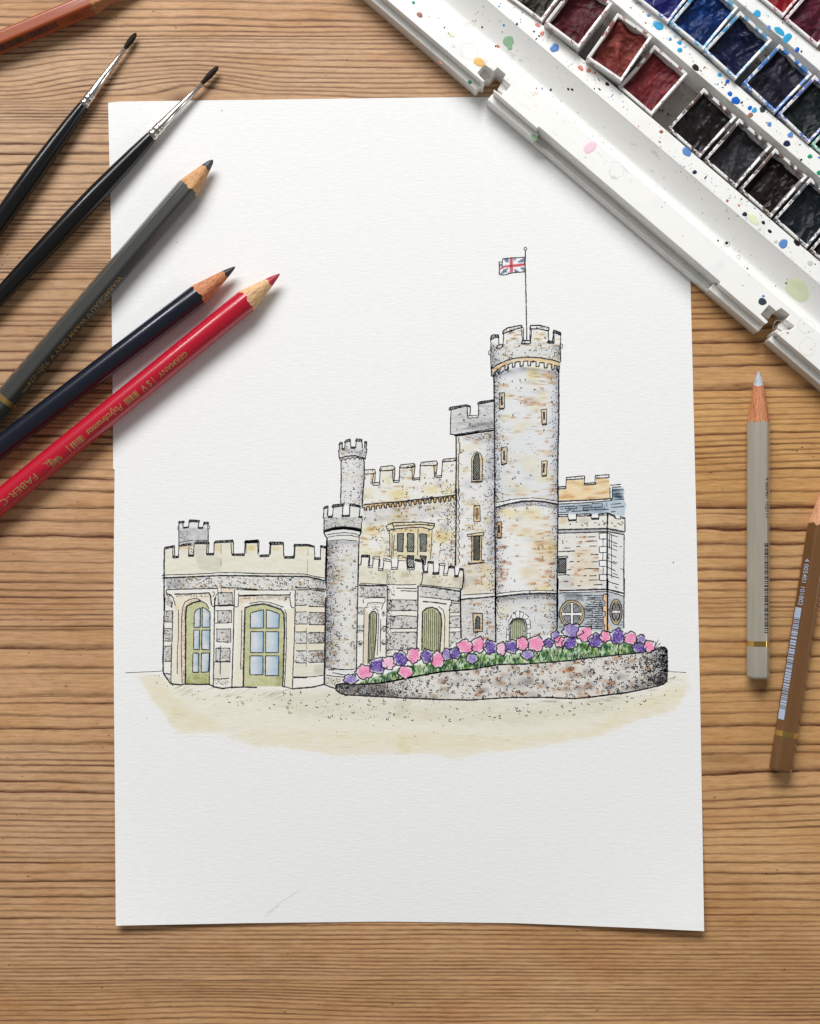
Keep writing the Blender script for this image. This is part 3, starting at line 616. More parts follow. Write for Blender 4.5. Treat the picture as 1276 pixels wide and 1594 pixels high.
ink('E', '485 360 476 438|500 350 494 434|535 440 540 335|640 328 648 422|664 312 656 418|697 414 703 310|802 306 806 402|828 298 818 392|868 396 872 292|985 290 990 382|1014 278 1002 376|1048 380 1055 262', 1.2)
ink('E', '406 614 560 600 700 590 950 560 1165 536', 1.8)
x = 408.0; sq = []
while x < 1160:
    yb_ = 655 - (x - 408) * .115; sq += [x, yb_ - 22, x + 4, yb_ + irng.uniform(2, 12), x + 20, yb_ + irng.uniform(0, 8), x + 18, yb_ - 20, x + 30, yb_ - 25]; x += 41
ink('E', ' '.join(f'{v:.0f}' for v in sq), 1.6)
wash(pts('E', '406 618 700 594 1165 540 1165 562 700 625 406 650'), (236, 196, 120), .9, .3, 2)
bay = pts('E', '590 800 650 762 880 757 992 770 985 800 965 824 955 1075 870 1090 690 1080 640 1060 615 1040 615 830'); wash(bay, (240, 228, 194), .9, .35, 2)
wash(pts('E', '650 815 960 815 950 845 655 845'), (236, 208, 152), .6, .3, 2)
ink('E', '588 800 600 782 650 763 760 760 880 757 940 766 992 772 988 796 966 822 930 812 880 800 760 806 650 816 608 830 590 802|650 792 780 782 880 778 988 790|640 765 655 812', 1.4)
ink('E', '614 830 620 900 618 1040|640 868 636 1035|655 870 648 1035|970 824 965 950 954 1072|855 812 850 1030', 1.0)
for q in ('683 855 733 852 730 1002 683 1000', '765 852 820 855 818 1006 765 1002', '868 855 925 858 920 1002 870 1000', '765 1035 818 1035 815 1132 766 1130', '868 1035 922 1040 912 1112 900 1108'):
    pz = pts('E', q); wash(pz, (128, 152, 172), .92, .3, 2); hatch(pz, 2.4, 1.0, .6, fine=False); hatch(pz, 3.0, -.9, .4, fine=False); outline(pz, 1.3)
# ------------------------------------------------------------------ porch
part('painted_porch')
por = np.vstack([pts('F', '222 105 245 25 320 30 308 130 345 128 350 40 410 45 402 152 440 152 448 50 515 70 520 148 572 145 578 30 655 50 660 150 725 150 730 62 808 80 803 175 842 172 842 80 895 88 893 188 943 188 950 98 1000 103 990 198 1020 198 1032 120 1088 130 1090 212 1118 213 1132 140 1168 155 1155 335 1140 350 1145 780 1000 890 750 930 600 960 400 1000 200 1090 205 700 215 300')])
reg('painted_porch', por); wash(por, LCREAM, .9, .35, 0, .2)
pp = pts('F', '222 110 300 120 440 150 520 145 700 150 800 175 900 190 1155 220 1150 335 790 295 480 290 225 285'); wash(pp, (228, 222, 200), .8, .5, 1, .3); shade(pts('F', '1150 200')[0], pts('F', '1150 330')[0], 6, (180, 176, 170), .7, pp); blots(pp, (206, 200, 180), 20, 6, 4, .5, 61)
for q, dk in (('242 40 250 22 320 22 320 44', 1), ('345 55 352 38 408 38 408 62', 0), ('438 72 448 52 515 68 515 84', 0), ('574 40 580 26 622 30 622 44 655 50 655 76 575 72', 0), ('728 76 732 60 808 70 808 90', 1), ('842 95 848 78 898 82 898 98', 1), ('943 112 950 96 1002 98 1000 122', 0), ('1028 140 1034 122 1090 126 1088 142', 1), ('1128 155 1134 140 1168 148 1166 165', 1),
              ('306 118 348 118 346 138 306 138', 0), ('400 148 442 145 440 162 400 164', 0), ('518 135 574 132 572 152 520 155', 0), ('658 140 726 138 722 156 660 158', 0), ('803 170 846 168 844 184 804 186', 1), ('888 180 948 178 946 198 890 200', 1), ('984 192 1022 192 1020 208 986 208', 0), ('1084 206 1122 206 1120 222 1086 222', 1)): coping('F', q, bool(dk))
ink('F', '222 112 242 110 246 40|316 44 308 120|322 40 318 118|346 118 352 60|406 62 400 148|414 60 412 130|440 148 448 80|514 80 520 138|572 134 578 76|655 76 660 142|724 140 730 90|795 90 803 170|808 88 812 165|842 170 846 98|892 98 900 182|944 182 950 118|998 118 988 194|1020 194 1032 142|1086 142 1092 208|1116 210 1134 160|1164 162 1168 200 1156 330 1138 350', 1.25)
wash(pts('F', '662 30 712 30 710 138 662 138'), (120, 150, 180), .95, .2, 2); hatch(pts('F', '664 28 712 28 710 138 664 138'), 2.2, -1.0, .55, fine=False)
ink('F', '476 170 478 230 468 288|485 190 484 288', .6, fine=True); ink('F', '797 180 798 230 790 270 776 300', 1.4); ink('F', '480 300 478 500 470 700 468 940', 1.5); ink('F', '756 300 756 500 750 700 744 885', 1.7)
ink('F', '235 278 350 284 470 290 600 292 740 290|775 290 950 308 1140 326', 1.0); ink('F', '225 296 350 300 476 298|790 304 950 322 1140 350', 2.0); ink('F', '225 398 350 402 470 402|485 430 600 428 748 430|772 400 900 412 1060 432', 1.1)
for q, n in (('225 305 470 305 470 398 222 395', 30), ('480 432 750 432 748 524 480 524', 34), ('480 580 748 580 744 686 478 686', 34), ('476 722 744 720 742 878 474 876', 40), ('775 312 1138 352 1136 436 1060 430 775 398', 30), ('1052 450 1136 445 1136 540 1045 540', 12), ('1042 580 1138 575 1138 678 1042 680', 12), ('1042 722 1140 718 1142 780 1040 850', 12),
             ('215 512 262 515 262 556 215 558', 6), ('213 650 266 650 262 726 212 728', 10), ('208 795 258 795 245 852 206 850', 8), ('432 530 466 530 464 572 430 575', 6), ('430 655 462 658 460 715 428 722', 8), ('428 785 460 785 456 835 426 838', 8)):
    pz = pts('F', q); wash(pz, (190, 191, 200), .9, .55, 2, .35); cs(pz, n // 2, None, n * 3 + int(pz[0, 1]), 1.6, .85); dots(pz, n, None, n * 7 + int(pz[0, 0]), .55)
dots(pts('F', '482 300 545 300 545 900 475 930'), 190, (pts('F', '490 300')[0], pts('F', '482 930')[0], 7), 62, .65); dots(pts('F', '485 150 560 150 560 280 485 285'), 34, None, 63, .55); dots(pts('F', '300 160 420 170 400 230 320 230'), 8, None, 64); dots(pts('F', '650 160 720 160 700 230 640 220'), 10, None, 65); dots(pts('F', '870 210 960 210 1130 300 1100 310 900 260'), 16, None, 66)
ink('F', '485 525 745 525|500 578 620 570 745 578|500 688 742 685|520 720 742 718|478 880 740 878|560 322 745 326|600 346 745 350', 1.15)
ink('F', '1045 545 1136 542|1040 575 1136 572|1040 682 1138 678|1040 720 1140 714|1062 438 1138 442|1068 456 1136 462', .95); ink('F', '1140 352 1142 600 1146 780', 1.7)
# narrow door and arched door
dn = pts('F', '306 1005 312 760 318 560 340 536 368 530 382 560 378 720 366 850 350 970'); wash(dn, (160, 168, 104), .95, .3, 2); ink('F', '306 1005 312 760 318 560 340 536 368 530 384 560 380 720 368 850 356 960', 1.6)
ink('F', '330 560 326 800 318 1000|345 545 342 800 332 990|360 545 356 800 345 970', .8); wash(pts('F', '272 500 318 560 305 1000 262 1010'), (222, 206, 184), .8, .3, 2)
ink('F', '270 500 268 700 260 1000|388 540 402 560 398 700 388 930|272 410 360 408 455 408 462 440 438 470 428 520|268 500 298 495 300 458 360 452 440 456|262 420 262 460|215 500 260 500|345 518 375 505 400 530|420 600 415 900', 1.0); dots(pts('F', '302 462 420 462 410 500 310 500'), 22, None, 67, .5)
da = pts('F', '792 885 795 700 798 535 835 505 880 496 930 515 962 560 970 640 962 780 952 905 880 900'); wash(da, (176, 182, 118), .95, .3, 2); shade(pts('F', '962 560')[0], pts('F', '950 900')[0], 3.5, (130, 140, 80), .6, da)
ink('F', '792 890 795 700 798 535 835 505 880 494 930 512 962 558 970 640 962 780 952 905', 1.8)
for k in range(1, 9): x_ = 797 + k * 18.5; ink('F', f'{x_} {515 if 2 < k < 7 else 545} {x_-2} 700 {x_-5} 895', .8)
ink('F', '800 442 900 450 1015 466', 1.7); ink('F', '940 485 985 522 1000 600 992 900|1060 434 1062 462 1042 492 1040 700 1036 860|755 300 800 312 |1064 434 1138 440', 1.0)
wash(pts('F', '975 560 1036 500 1034 860 960 900'), (240, 230, 206), .8, .3, 2)
# ------------------------------------------------------------------ square tower
part('painted_square_tower')
sq_ = np.vstack([pts('H', '55 425 60 405 225 380 270 395 268 490 348 490 345 360 500 335 515 700 512 1276'), pts('J', '515 0 520 640 400 640 170 600 165 110'), pts('I', '190 980 200 800 118 770 130 0'), pts('H', '125 700 110 680 68 675 72 430')])
reg('painted_square_tower', sq_); wash(sq_, (228, 226, 222), .8, .4, 1, .25)
sb = np.vstack([pts('H', '165 700 500 650 510 1276'), pts('I', '512 1040 190 1060 200 820 160 770 150 0')])
for q, c_ in (('H', '160 700 330 680 500 660 500 760 340 780'),): wash(pts(q, c_), (200, 200, 210), .7, .5, 2, soft=6)
shade(pts('H', '505 700')[0], pts('I', '508 700')[0], 12, (176, 176, 190), .75, sb); wash(pts('I', '200 740 500 740 505 1040 190 1055'), (232, 216, 184), .7, .5, 1, soft=10)
blots(sb, (204, 152, 98), 50, 4, 1.6, .75, 71, near=(735, 40)); blots(sb, (200, 204, 214), 22, 7, 6, .5, 72); blots(sb, (212, 192, 146), 30, 4.5, 1.8, .7, 73)
pz = pts('H', '75 435 235 410 245 510 348 512 350 380 500 352 500 620 70 675'); wash(pz, (196, 196, 198), .8, .5, 1, .35); shade(pts('H', '280 590')[0], pts('H', '500 570')[0], 6, (140, 140, 142), .8, pz); dots(pz, 50, (pts('H', '250 600')[0], pts('H', '500 570')[0], 10), 74, .55); cs(pz, 8, None, 75, 1.4)
blots(pz, (150, 150, 152), 22, 9, .7, .5, 76, slope=-.08)
coping('H', '55 438 62 408 226 380 270 395 268 408 220 400 90 430'); coping('H', '336 374 350 354 500 332 500 350 350 378'); coping('H', '238 492 350 486 348 510 240 515', False)
ink('H', '75 432 70 560 68 675|235 408 240 490|268 408 266 490|350 376 348 490', 1.3); ink('H', '66 675 110 680 300 650 500 618', 1.3); ink('H', '110 684 130 692 300 666 500 636', 2.3); ink('H', '110 690 300 664 500 632', 1.6)
ink('H', '126 700 128 1000 122 1276', 1.9); ink('I', '130 0 125 400 120 770', 2.0)
wash(np.vstack([pts('H', '130 700 160 700 160 1276'), pts('I', '150 0 150 770 122 770'), ]), (238, 224, 190), .85, .3, 2)
zz = [155, 705, 152, 760, 165, 765, 160, 850, 175, 858, 150, 870, 152, 960, 170, 965, 148, 975, 150, 1050, 145, 1130, 152, 1140, 148, 1276]; ink('H', ' '.join(map(str, zz)), 1.1)
zz = []
for k in range(10): zz += [150, k * 78, 160, k * 78 + 12, 158, k * 78 + 40, 144, k * 78 + 46]
ink('I', ' '.join(map(str, zz)), 1.0)
dots(sb, 260, (pts('H', '500 660')[0], pts('I', '508 1040')[0], 8), 77, .68); dots(pts('H', '180 705 480 655 490 720 200 735'), 50, None, 78, .6); blots(sb, (240, 226, 184), 16, 9, 6, .6, 157); dots(sb, 50, None, 79, .6); cs(sb, 26, None, 80, 1.6)
pz = pts('H', '280 1145 280 920 300 872 335 850 370 872 388 915 386 1140'); wash(pz, (240, 224, 186), .95, .2, 2); outline(pz, 1.0)
pz = pts('H', '295 1130 298 930 318 878 335 866 350 878 358 930 358 1125'); wash(pz, (96, 126, 150), .96, .3, 2); hatch(pz, 2.3, 1.0, .65, fine=False); hatch(pz, 2.6, -1.0, .5, fine=False); outline(pz, 1.4); ink('H', '272 1150 330 1152 388 1148', 1.8)
pz = pts('I', '303 170 362 170 366 330 302 334'); wash(pz, (236, 204, 146), .9, .2, 2); outline(pz, 1.2); ink('I', '328 195 322 250 328 312|342 195 346 250 342 305|310 175 318 185', .9); wash(pts('I', '326 195 344 195 344 310 326 310'), (150, 120, 90), .8, .2)
wash(pts('I', '240 462 400 440 405 460 385 470 378 715 405 722 400 735 255 745 278 720 280 475 240 480'), (240, 212, 158), .9, .2, 2)
ink('I', '238 480 240 458 400 436 404 456 390 468 240 480|280 478 284 600 278 720|382 470 378 600 376 715|252 722 255 740 240 752|376 715 412 716', 1.2); ink('I', '240 754 410 736', 2.0)
pz = pts('I', '302 478 362 470 358 712 300 715'); wash(pz, (104, 128, 148), .96, .3, 2); hatch(pz, 2.0, 1.0, .65, fine=False); hatch(pz, 2.2, -1.0, .6, fine=False); outline(pz, 1.4)
wash(pts('I', '175 1068 508 1045 508 1072 175 1100'), (250, 250, 248), .0); ink('I', '190 1060 350 1050 506 1040', 1.1); ink('I', '172 1105 350 1090 510 1074', 2.0)
sb2 = pts('J', '172 215 515 185 520 630 175 600'); wash(sb2, (206, 204, 204), .7, .5, 1); blots(sb2, (206, 168, 124), 26, 5, 1.5, .75, 81); dots(sb2, 60, (pts('J', '505 200')[0], pts('J', '510 600')[0], 14), 82, .65); cs(sb2, 18, None, 83, 1.6); dots(sb2, 40, None, 84, .6)
pz = pts('J', '292 350 388 350 390 530 300 534'); wash(pz, (238, 208, 160), .9, .2, 2); outline(pz, 1.3); pz = pts('J', '320 500 322 400 340 375 362 395 362 500'); wash(pz, (90, 130, 170), .95, .2, 2); outline(pz, 1.2); hatch(pz, 2, 1.0, .7, fine=False)
ink('I', '195 820 205 900 190 985 170 1015', 1.3); ink('J', '168 110 170 350 176 595', 1.8); shade(pts('I', '200 820')[0], pts('I', '200 980')[0], 3, (130, 130, 136), .7, pts('I', '196 800 240 800 235 1000 185 1010'))
# ------------------------------------------------------------------ round tower
part('painted_round_tower')
rt = np.vstack([pts('G', '470 1230 468 930 480 900 550 900 550 1000 595 995 598 870 640 830 780 805 795 960 865 960 862 812 950 808 1048 830 1045 960 1085 960 1090 850 1168 880 1162 1200'), pts('H', '1155 40 1145 60 1140 1276'), pts('J', '1135 0 1130 510 1000 600 825 600 520 640 515 0'), pts('I', '510 0'), pts('H', '512 1276 500 100 472 95')])
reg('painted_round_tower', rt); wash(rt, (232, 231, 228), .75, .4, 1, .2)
tb = np.vstack([pts('H', '505 60 640 20 800 5 1140 40'), pts('I', '1135 160 1020 135 900 125 780 130 640 155 520 190')])
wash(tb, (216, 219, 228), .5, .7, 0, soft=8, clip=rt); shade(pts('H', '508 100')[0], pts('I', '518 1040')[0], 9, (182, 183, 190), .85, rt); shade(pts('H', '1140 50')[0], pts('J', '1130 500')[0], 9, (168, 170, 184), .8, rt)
wash(pts('H', '850 850 960 880 960 1100 800 1100 760 1000'), (242, 234, 196), .6, .4, 0, soft=16, clip=rt); wash(pts('I', '600 300 900 240 1100 300 1110 700 900 640 850 420 620 480'), (236, 226, 198), .7, .6, 1, soft=18, clip=rt); wash(pts('I', '880 560 1110 500 1110 1000 860 1000 760 900'), (236, 212, 174), .7, .6, 1, soft=18, clip=rt)
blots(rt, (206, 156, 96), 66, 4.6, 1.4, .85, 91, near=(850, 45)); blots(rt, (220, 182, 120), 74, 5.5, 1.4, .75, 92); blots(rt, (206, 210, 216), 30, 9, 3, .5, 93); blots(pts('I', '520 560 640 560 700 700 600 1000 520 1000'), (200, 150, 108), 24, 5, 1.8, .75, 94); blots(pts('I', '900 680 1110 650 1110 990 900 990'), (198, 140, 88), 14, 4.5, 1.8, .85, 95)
blots(pts('H', '880 60 1130 90 1130 200 880 180'), (206, 172, 120), 16, 9, 1.1, .8, 96, slope=.1); blots(pts('H', '800 290 1020 300 1020 420 780 400'), (212, 160, 110), 10, 6, 1.2, .8, 97); blots(pts('I', '900 420 1100 400 1100 640 900 640'), (214, 178, 136), 16, 10, 1.2, .7, 98, slope=-.1); blots(rt, (170, 172, 180), 30, 10, .6, .45, 99)
cr = pts('G', '472 1000 600 1000 800 960 1162 1000 1160 1160 960 1125 830 1115 700 1130 600 1165 475 1225'); wash(cr, (210, 208, 204), .6, .5, 1); shade(pts('G', '472 1000')[0], pts('G', '472 1220')[0], 9, (150, 148, 156), .8, cr); shade(pts('G', '1160 950')[0], pts('G', '1160 1160')[0], 8, (160, 160, 168), .8, cr); blots(cr, (190, 160, 110), 18, 5, 1.2, .8, 101)
dots(cr, 60, (pts('G', '472 960')[0], pts('G', '478 1220')[0], 10), 102, .62); dots(cr, 40, (pts('G', '1160 900')[0], pts('G', '1160 1150')[0], 7), 103, .62); dots(cr, 34, None, 104, .6); cs(cr, 9, None, 105, 1.8); blots(pts('G', '620 870 780 850 780 960 620 980'), (200, 166, 110), 8, 4.5, 1.2, .85, 106)
blots(pts('G', '890 860 1030 870 1020 1030 880 1020'), (206, 184, 130), 9, 4.5, 1.2, .8, 107)
coping('G', '468 940 474 908 500 898 548 900 552 935 520 925 475 950'); coping('G', '588 892 594 862 640 832 772 804 785 828 700 850 640 870', False); outline(pts('G', '588 892 594 862 640 832 772 804 785 828 700 850 640 870'), 1.6)
coping('G', '858 842 866 808 950 806 1048 830 1046 862 950 842', False); outline(pts('G', '858 842 866 808 950 806 1048 830 1046 862 950 842'), 1.6); coping('G', '1085 884 1098 850 1168 880 1165 908 1125 888')
coping('G', '528 1035 536 1005 580 995 592 1018 545 1042', False); outline(pts('G', '528 1035 536 1005 580 995 592 1018 545 1042'), 1.3); coping('G', '776 992 786 958 866 958 862 988', False); outline(pts('G', '776 992 786 958 866 958 862 988'), 1.7); coping('G', '1028 982 1042 958 1102 964 1100 988'); 
ink('G', '470 940 472 1080 468 1100 476 1276|550 935 552 1000|592 1015 598 880|776 845 786 958|792 828 796 955|866 958 876 848|858 960 862 845|1040 862 1046 958|1084 960 1092 884|1100 895 1100 960|1165 905 1162 1040 1164 1170', 1.3)
ink('G', '468 1050 450 1065 450 1095 466 1100|1166 990 1184 995 1184 1030 1166 1036', 1.0)
ink('G', '478 1236 540 1195 620 1158 720 1132 830 1122 960 1128 1080 1150 1162 1174', 1.6); wash(pts('G', '478 1240 540 1198 620 1160 720 1135 830 1125 960 1130 1080 1152 1160 1176 1150 1225 1050 1190 900 1165 760 1170 640 1195 540 1240 480 1276'), (236, 200, 132), .9, .35, 2)
n_ = 9; pa = pts('G', '515 1276 560 1235 640 1200 710 1182 790 1172 865 1172 950 1182 1030 1195 1100 1210 1150 1232')
for k in range(n_):
    a_, b_ = pa[k], pa[k + 1]; m_ = a_ * .35 + b_ * .65
    ribbon([a_ + [0, 5], a_ + [.4, -1], m_ + [0, -1.8], m_ + [0, 6], b_ + [0, 5.5], b_ + [0, 4]], 1.5)
ink('H', '472 95 498 100 505 60 530 55 560 80 600 40 640 40 650 5|475 92 478 10|1150 -10 1152 35 1120 38 1118 5|500 96 516 90', 1.4)
shade(pts('H', '520 90')[0], pts('H', '800 20')[0], 5, (150, 152, 168), .7, tb); shade(pts('H', '800 20')[0], pts('H', '1140 60')[0], 5, (150, 152, 168), .7, tb)
ink('H', '500 96 506 400 508 900 512 1276', 1.9); ink('H', '1145 40 1146 500 1138 900 1134 1276', 1.9); ink('I', '508 0 512 400 516 800 516 1276', 2.0); ink('I', '1140 0 1135 500 1130 900 1128 1276', 1.9); ink('J', '516 0 518 300 520 640', 2.0); ink('J', '1138 0 1135 250 1128 512', 1.8)
dots(rt, 620, (pts('H', '512 100')[0], pts('J', '522 500')[0], 5.5), 108, .68); dots(rt, 330, (pts('H', '1138 50')[0], pts('J', '1126 500')[0], 5), 109, .68); blots(rt, (242, 230, 186), 40, 12, 7, .6, 155); blots(rt, (236, 208, 164), 26, 9, 3, .5, 156); dots(rt, 90, None, 110, .55); cs(rt, 62, None, 111, 1.6, .95, a0=1.3)
for q, sl_ in (('H555 268 608 262 606 415 555 424', 'H580 298 580 388'), ('H970 432 1026 424 1026 568 980 576', 'H998 450 1000 532'), ('H572 812 633 800 630 960 576 974', 'H602 840 602 930'), ('H976 942 1030 938 1026 1082 978 1088', 'H998 965 994 1056'), ('I528 335 577 333 576 485 534 490', 'I552 365 552 445')):
    pz = pts(q[0], q[1:]); wash(pz, (240, 214, 168) if q[0] == 'H' else (232, 170, 100), .9, .2, 2); outline(pz, 1.1); ribbon(pz[2:4] + [0, 1.2], 1.6); ink(sl_[0], sl_[1:], 2.4)
sb3 = pts('I', '520 195 640 160 780 135 900 130 1020 140 1132 165 1132 210 900 170 640 195 520 240'); wash(sb3, (176, 178, 190), .8, .5, 1); dots(sb3, 70, None, 112, .6)
C_band = pts('I', '520 185 640 150 780 125 900 120 1135 155 1132 130 1000 105 880 96 700 108 525 145'); sl, X, Y, m = pmask(C_band); C[sl] = C[sl] * (1 - m[..., None] * .8) + m[..., None] * .8
ink('I', '528 142 700 108 880 96 1000 105 1130 130', 1.0); ink('I', '518 192 640 158 780 131 900 125 1020 136 1136 162', 2.4)
C_band = pts('I', '520 1075 800 1048 1130 1042 1120 1024 800 1020 530 1048'); sl, X, Y, m = pmask(C_band); C[sl] = C[sl] * (1 - m[..., None] * .8) + m[..., None] * .8
ink('I', '530 1047 660 1030 800 1018 960 1015 1116 1022', 1.0); ink('I', '520 1082 660 1062 800 1050 960 1044 1132 1046', 2.2)
low = pts('J', '520 190 800 158 1130 155 1128 510 1000 600 520 640'); wash(low, (214, 214, 216), .6, .5, 0, soft=6, clip=rt); shade(pts('J', '520 190')[0], pts('J', '1130 160')[0], 7, (156, 158, 170), .85, low); dots(pts('J', '525 190 800 160 1125 160 1125 215 800 200 530 230'), 110, None, 113, .62); dots(low, 60, (pts('J', '1120 170')[0], pts('J', '1120 500')[0], 12), 114, .6); cs(low, 8, None, 115, 1.7)
vo = pts('J', '625 605 632 500 645 420 680 352 740 328 800 342 850 388 865 450 860 605'); wash(vo, (246, 246, 244), .3, .2); sl, X, Y, m = pmask(vo); C[sl] = C[sl] * (1 - m[..., None] * .75) + m[..., None] * .75
dd = pts('J', '665 612 670 450 700 412 750 402 800 416 812 470 812 605'); wash(dd, (172, 180, 116), .95, .3, 2); shade(pts('J', '700 412')[0], pts('J', '812 440')[0], 3, (120, 120, 70), .7, dd)
ink('J', '655 612 652 470 688 408 750 394 810 410 828 470 828 600|665 612 670 455 700 414 750 404 800 418 812 470 812 600', 1.3); ink('J', '625 600 632 500|640 440 680 365|690 345 730 328|750 326 800 342|810 350 852 388|862 425 866 500|862 540 860 605', .95)
ink('J', '632 560 652 560|632 510 654 510|640 450 660 462|668 378 690 405|712 340 724 392|760 330 758 388|800 350 785 396|845 395 808 415|860 455 828 460|862 500 830 505|862 545 830 550', .85)
for k in range(6): ink('J', f'{690+k*20} {425 if k in (0,5) else 412} {688+k*20} 600', .75)
part('painted_flag')
ink('G', '815 64 812 200 818 400 822 600 826 800 828 950', 1.5); cx, cy = pts('G', '814 46')[0]; ribbon([(cx + 2.1 * math.cos(a), cy + 2.3 * math.sin(a)) for a in np.linspace(0, 6.3, 12)], 1.2, wob=0)
fo = pts('G', '808 130 690 136 590 146 585 180 552 175 556 230 555 300 600 308 632 300 660 290 740 280 808 274'); reg('painted_flag', pts('G', '790 30 835 30 840 975 810 975 808 290 540 320 540 160 800 120'))
for q in ('596 150 650 142 650 180 625 185', '800 138 800 180 755 186 730 178 790 140', '700 142 735 140 702 172', '690 146 698 140 700 175', '800 230 800 270 755 232', '702 240 760 276 706 280', '650 240 600 296 560 298 600 250 640 235', '640 292 655 286 652 262', '560 195 585 195 585 222 562 225'):
    wash(pts('G', q), (44, 84, 142), 1.0, .3, 2)
for q in ('657 142 690 138 692 284 660 290', '560 240 600 212 700 200 808 188 808 216 700 228 610 232 565 258'): wash(pts('G', q), (200, 34, 60), 1.0, .12, 3)
outline(fo, 1.3); ink('G', '585 180 588 240|600 250 600 280 628 270 632 300|562 196 584 200', .9)
# ------------------------------------------------------------------ right annex
part('painted_annex')
an = np.vstack([pts('K', '120 260 120 238 195 238 198 145 380 132 382 205 482 202 486 128 622 120 632 220 740 218 765 240 778 280 765 330 800 418 778 480 780 545 782 690 772 715 770 1276'), pts('L', '672 130 672 440 520 460 300 450 100 500 100 0')])
reg('painted_annex', an)
oc = pts('K', '122 262 195 258 200 176 378 166 380 220 488 218 490 158 622 155 634 220 636 360 122 388'); wash(oc, (238, 206, 140), .98, .35, 0, .3); blots(oc, (210, 168, 100), 26, 9, 1.6, .5, 121, slope=-.08)
for q in ('198 148 380 132 382 160 200 172', '486 130 622 120 624 150 490 156', '376 206 494 200 490 216 380 222', '122 240 196 238 194 258 122 262'): outline(pts('K', q), 1.3); coping('K', q, False)
ink('K', '198 172 196 258|380 160 378 210|486 156 484 204', 1.1); ink('K', '120 386 400 374 645 358 648 380', 1.8); ink('K', '120 412 400 398 655 378 658 248|634 250 634 358|635 225 742 218|656 245 745 240', 1.3)
bl = pts('K', '122 416 400 402 655 382 658 250 745 242 770 262 776 285 762 325 770 365 800 418 780 470 778 530 735 535 690 520 610 498 530 510 122 515'); wash(bl, (150, 178, 198), .9, .5, 0, .2, soft=2); wash(pts('K', '200 425 560 405 620 470 540 500 300 490 180 470'), (104, 124, 140), .7, .6, 2, soft=8, clip=an)
blots(pts('K', '660 260 770 260 775 370 660 370'), (80, 110, 135), 12, 7, 1.8, .7, 122)
for y_, a_, b_ in ((440, 128, 290), (462, 135, 300), (430, 320, 440), (450, 360, 560), (472, 365, 620), (486, 250, 420), (415, 640, 745), (445, 645, 770), (492, 640, 690), (275, 662, 770), (315, 662, 740), (370, 672, 775), (498, 128, 230), (478, 200, 250), (408, 455, 560)): ink('K', f'{a_} {y_} {b_} {y_-8}', 1.0)
ink('K', '190 436 192 458|225 436 228 465|300 435 302 460|370 446 366 470|455 415 452 440|485 445 490 468|560 410 555 435|580 450 572 470|270 465 268 490|600 400 604 440', .9)
lp = pts('K', '122 540 215 540 225 572 300 570 302 532 440 530 450 555 522 555 528 524 610 522 612 500 680 528 690 556 735 562 738 540 782 548 780 690 605 655 122 668'); wash(lp, (228, 224, 206), .85, .5, 1); wash(pts('K', '130 545 215 545 210 610 130 610'), (226, 196, 140), .7, .4, 0, soft=5, clip=an); wash(pts('K', '320 545 440 545 430 600 330 600'), (190, 186, 176), .6, .4, 0, soft=6, clip=an)
for q in ('120 518 214 516 216 536 122 540', '298 514 440 508 442 528 302 532', '526 508 610 500 610 520 530 524'): outline(pts('K', q), 1.3); coping('K', q, False)
coping('K', '216 558 226 568 300 566 300 578 226 578'); coping('K', '446 548 456 552 524 550 522 566 452 566'); ink('K', '215 536 222 562|300 532 300 566|440 528 450 552|526 524 522 550|450 508 452 530|515 508 520 530', 1.1)
ink('K', '612 500 680 524 692 556 735 562 738 536 782 546|620 514 676 534 684 556|740 548 782 558', 1.2); ink('K', '612 500 606 655 606 900 604 1276', 2.1); ink('K', '782 546 782 690|774 715 772 1000 770 1276', 1.3)
ink('K', '120 668 400 660 602 656 700 672 780 690', 2.0); ink('K', '120 702 400 694 606 686 700 702 772 716', 1.5); wash(pts('K', '122 672 602 660 780 692 772 712 606 684 122 700'), (150, 150, 152), .8, .3, 1)
cs(pts('K', '200 580 600 580 600 640 200 640'), 12, None, 123, 1.5); cs(pts('K', '650 580 760 590 750 640 650 630'), 5, None, 124, 2); 
wl = pts('K', '122 705 525 698 525 1260 122 1268'); wash(wl, (226, 220, 210), .8, .5, 1); wash(pts('K', '260 850 480 850 500 1240 280 1240'), (238, 218, 182), .75, .5, 0, soft=12, clip=an); wash(pts('K', '130 1120 260 1120 300 1250 130 1262'), (196, 196, 204), .7, .4, 0, soft=10, clip=an); wash(pts('K', '500 1040 560 1060 600 1250 540 1250'), (200, 196, 196), .6, .4, 0)
blots(wl, (212, 160, 110), 26, 5, 1.6, .8, 125, near=(905, 22)); 
for y_, a_, b_ in ((740, 295, 310), (742, 325, 342), (740, 370, 390), (740, 420, 485), (782, 400, 505), (788, 330, 355), (835, 300, 340), (832, 430, 500), (915, 440, 520), (930, 310, 335), (985, 230, 275), (985, 305, 335), (988, 450, 510), (1055, 380, 525), (1065, 210, 245), (1070, 315, 340), (1125, 370, 400), (1125, 430, 500), (1168, 420, 520), (1180, 170, 215), (1180, 340, 360), (1215, 470, 560), (1225, 310, 345)): ink('K', f'{a_} {y_} {b_} {y_-3}', 1.1)
ink('K', '165 770 168 808|190 840 200 850 240 848|135 760 140 762|180 745 185 750|195 780 210 782', .9); ink('K', '120 884 200 882 290 878', 1.4)
wash(pts('K', '122 930 240 930 240 1120 122 1115'), (246, 246, 246), 0); outline(pts('K', '122 935 214 930 214 948 122 952'), 1.2); pz = pts('K', '124 960 198 956 196 1092 124 1094'); wash(pz, (120, 124, 132), .95, .2, 2); hatch(pz, 2.0, -.8, .65, fine=False); hatch(pz, 2.4, .9, .55, fine=False); outline(pz, 1.2); ink('K', '122 1098 194 1096 195 1112 122 1118|195 1112 235 1118', 1.3)
